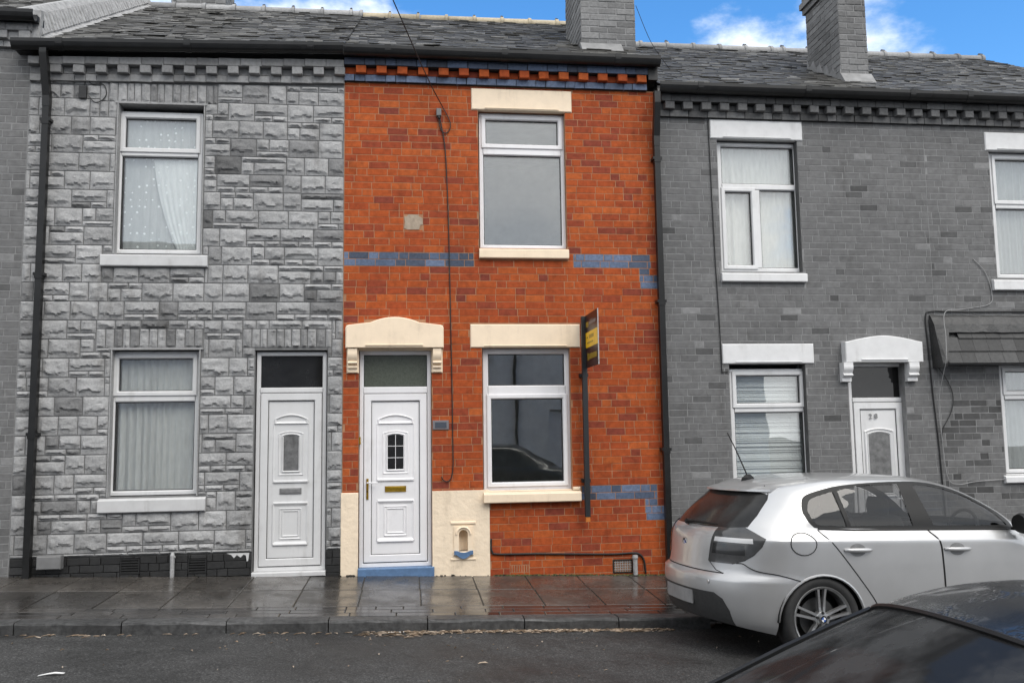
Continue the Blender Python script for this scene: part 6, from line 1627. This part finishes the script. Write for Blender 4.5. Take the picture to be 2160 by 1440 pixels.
def lift_roof(pts, axis): return [tuple((.95+(c-.95)*1.085 if (i == axis and c > .95) else c) for i, c in enumerate(p)) for p in pts]
def black_car():
    t = thing('parked_car', 'wet glossy black car in the near right corner, its roof and windscreen beaded with rain', 'car')
    sh = Shell(dict(
        xr=[(.20, -.80), (.40, -.90), (.60, -.92), (.80, -.90), (.92, -.82), (.98, -.62), (1.05, -.48), (1.20, -.15), (1.30, .12), (1.34, .27), (1.365, .44), (1.38, .64), (1.387, .80)],
        xf=[(.20, 3.35), (.35, 3.50), (.50, 3.54), (.65, 3.48), (.75, 3.30), (.84, 2.85), (.90, 2.52), (.95, 2.32), (.98, 2.25), (1.05, 2.12), (1.15, 1.92), (1.25, 1.70), (1.31, 1.55), (1.345, 1.45), (1.365, 1.375), (1.376, 1.22), (1.384, 1.0), (1.387, .9)],
        W=[(.20, .80), (.30, .84), (.55, .865), (.80, .868), (.92, .845), (.97, .82), (1.05, .79), (1.20, .722), (1.27, .688), (1.30, .662), (1.322, .625), (1.345, .555), (1.362, .46), (1.375, .34), (1.383, .20), (1.387, .03)],
        ar=[(.2, .5), (.9, .6), (1.0, .7), (1.4, .4)], af=[(.2, .8), (.8, .85), (.95, .6), (1.05, .42), (1.25, .36), (1.35, .30), (1.387, .15)]))
    T_ = sh.T; sh = Shell({k: lift_roof(v, 0) for k, v in T_.items()})
    Z = lambda z: .95+(z-.95)*1.085 if z > .95 else z
    zs = list(np.linspace(.20, .60, 9))+list(np.linspace(.65, .92, 9))+list(np.linspace(.94, 1.30, 22))+list(np.linspace(1.306, 1.38, 20))+[1.382, 1.384, 1.386, 1.387]
    bm = sh.mesh([Z(z) for z in zs])
    A = .35; WB = 2.66
    arch = lambda cx: [(cx+A*math.cos(math.pi*k/16), .30+A*math.sin(math.pi*k/16)) for k in range(17)]
    archR = [(A, .1)]+arch(0)+[(-A, .1)]; archF = [(WB+A, .1)]+arch(WB)+[(WB-A, .1)]
    win = spline2([(-.10, 1.02), (.05, 1.16), (.30, 1.265), (.70, 1.30), (1.10, 1.285), (1.40, 1.20), (1.65, 1.09), (1.80, 1.0)], 4)+[(1.80, .975), (-.05, .985)]
    screen = [(2.6, .965), (2.12, .965), (2.02, 1.0), (1.86, 1.09), (1.66, 1.18), (1.54, 1.225), (1.435, 1.262), (1.58, 1.398), (2.6, 1.398)]
    glassR = [(-1.2, 1.0), (-.40, 1.0), (-.05, 1.18), (.15, 1.28), (.05, 1.30), (-1.2, 1.30)]
    win, screen, glassR = lift_roof(win, 1), lift_roof(screen, 1), lift_roof(glassR, 1)
    for p in (archR, archF, win, screen, glassR): cut_poly(bm, p)
    bm.verts.index_update(); bm.normal_update()
    sp = lambda c: (c.x, c.z)
    regs = [('hole', lambda c, f: abs(c.y) > .45 and (inside(archR, sp(c)) or inside(archF, sp(c)))), ('windscreen', lambda c, f: inside(screen, sp(c))), ('rear_window', lambda c, f: inside(glassR, sp(c))), ('side_window', lambda c, f: abs(c.y) > .4 and inside(win, sp(c)))]
    D = split_regions(bm, regs); bm.free()
    body = skin_part(D['body'], 'body', 'black_paint', t)
    ws = skin_part(D['windscreen'], 'windscreen', 'wet_glass', t, -.003); skin_part(D['rear_window'], 'rear_window', 'wet_glass', t, -.003)
    vs, fs = D['side_window']
    for sg in (-1, 1):
        F = [f for f in fs if sum(vs[i][1] for i in f)*sg > 0]; used = sorted({i for f in F for i in f}); mp = {u: k for k, u in enumerate(used)}
        skin_part(([vs[u] for u in used], [tuple(mp[i] for i in f) for f in F]), 'side_window', 'car_glass_dark', t, -.004)
    # seals: windscreen pillars and header
    for sg in (-1, 1):
        mb = MB(); mb.tube([(p[0], sg*(sh.y(p[0], p[1])+.002), p[1]) for p in screen[1:7]], .011, 6); mb.build('screen_seal', 'trim', ws)
        mb = MB(); mb.tube([(p[0]-.06, sg*(sh.y(p[0]-.06, p[1]+.008)+.003), p[1]+.008) for p in screen[2:7]]+[(x, sg*(sh.y(x, z)+.003), z) for x, z in ((1.1, Z(1.330)), (.8, Z(1.338)), (.5, Z(1.330)), (.2, Z(1.29)))], .006, 6); mb.build('roof_gutter_trim', 'trim', body)
    hp = []
    for z in list(np.linspace(1.262, 1.315, 22))+list(np.linspace(1.3155, 1.345, 40)):
        x = 1.435+(z-1.262)*1.0662; z = Z(z)
        if x < sh.xf(z)-.001: hp.append((x, sh.y(x, z), z))
    hp = [(a_, -b_, c_) for a_, b_, c_ in hp]+[(a_, b_, c_) for a_, b_, c_ in reversed(hp)]
    mb = MB(); mb.tube(hp, .007, 6); mb.build('header_seal', 'trim', ws)
    mb = MB(); ls = []
    for yv in np.linspace(-.10, .10, 9): ls.append([(1.52+.012*math.cos(2*math.pi*k/8), yv, 1.28+.033*math.sin(2*math.pi*k/8)) for k in range(8)])
    mb.loops(ls, cap0=True, cap1=True); mb.build('rear_view_mirror', 'cabin', t)
    for x, sgn in ((0, -1), (0, 1), (WB, -1), (WB, 1)): wheel(t, x, sgn*.84, 1 if sgn > 0 else -1, .315, .225)
    mb = MB(); mb.box(-.75, 3.2, -.70, .70, .2, .26); mb.build('underbody', 'gap', t)
    for sg in (-1, 1):
        for cx in (0, WB):
            mb = MB(); n = 16; mb.loops([[(cx+(A+.01)*math.cos(math.pi*k/n), sg*yv, .30+(A+.01)*math.sin(math.pi*k/n)) for k in range(n+1)] for yv in (.82, .5)]+[[(cx, sg*.5, .3)]*(n+1)], closed=False); mb.build('wheel_well', 'gap', body)
        mb = MB(); ls = [[(x, sg*(.92+rx*math.cos(2*math.pi*i/12)), .925+rz*math.sin(2*math.pi*i/12)) for i in range(12)] for x, rx, rz in ((1.52, .085, .062), (1.60, .08, .06), (1.66, .05, .04))]
        mb.loops(ls, cap0=True, cap1=True); mb.build('door_mirror', 'black_paint', t)
        mb = MB(); ls = []
        for yv in np.linspace(.42, .76, 8): x = sh.xfront(yv, .68)+.004; ls.append([(x, sg*yv, .62), (x-.02, sg*yv, .72), (x-.06, sg*yv, .72), (x-.06, sg*yv, .62)])
        mb.loops(ls, cap0=True, cap1=True); mb.build('headlight', 'lens_band', t)
        mb = MB(); ls = []
        for yv in np.linspace(.50, .78, 8): x = sh.xrear(yv, .78)-.004; ls.append([(x, sg*yv, .72), (x, sg*yv, .84), (x+.05, sg*yv, .84), (x+.05, sg*yv, .72)])
        mb.loops(ls, cap0=True, cap1=True); mb.build('tail_light', 'lens', t)
    mb = MB(); mb.box(-.4, 2.1, -.74, .74, .27, .33); mb.box(1.90, 2.25, -.70, .70, .33, .93); mb.build('cabin_floor', 'cabin', t)
    seat(t, 1.0, -.36); seat(t, 1.0, .36); seat(t, .1, 0, 'cabin', .62)
    pose(t, 2.505, -8.38, -.182, math.pi, .03, .0)
black_car()

scene.cycles.max_bounces = 7; scene.cycles.diffuse_bounces = 3; scene.cycles.glossy_bounces = 3; scene.cycles.transparent_max_bounces = 10
scene.cycles.caustics_reflective = False; scene.cycles.caustics_refractive = False

# repeats share a group
GROUPS = {'house': 'houses of the brick terrace', 'downpipe': 'black square downpipes on the terrace', 'curtain': 'curtains in the terrace windows', 'car': 'cars parked in the street'}
for o in list(COL.objects):
    c = o.get('category')
    if o.parent is None and c in GROUPS and not o.name.startswith('opposite'): o['group'] = GROUPS[c]
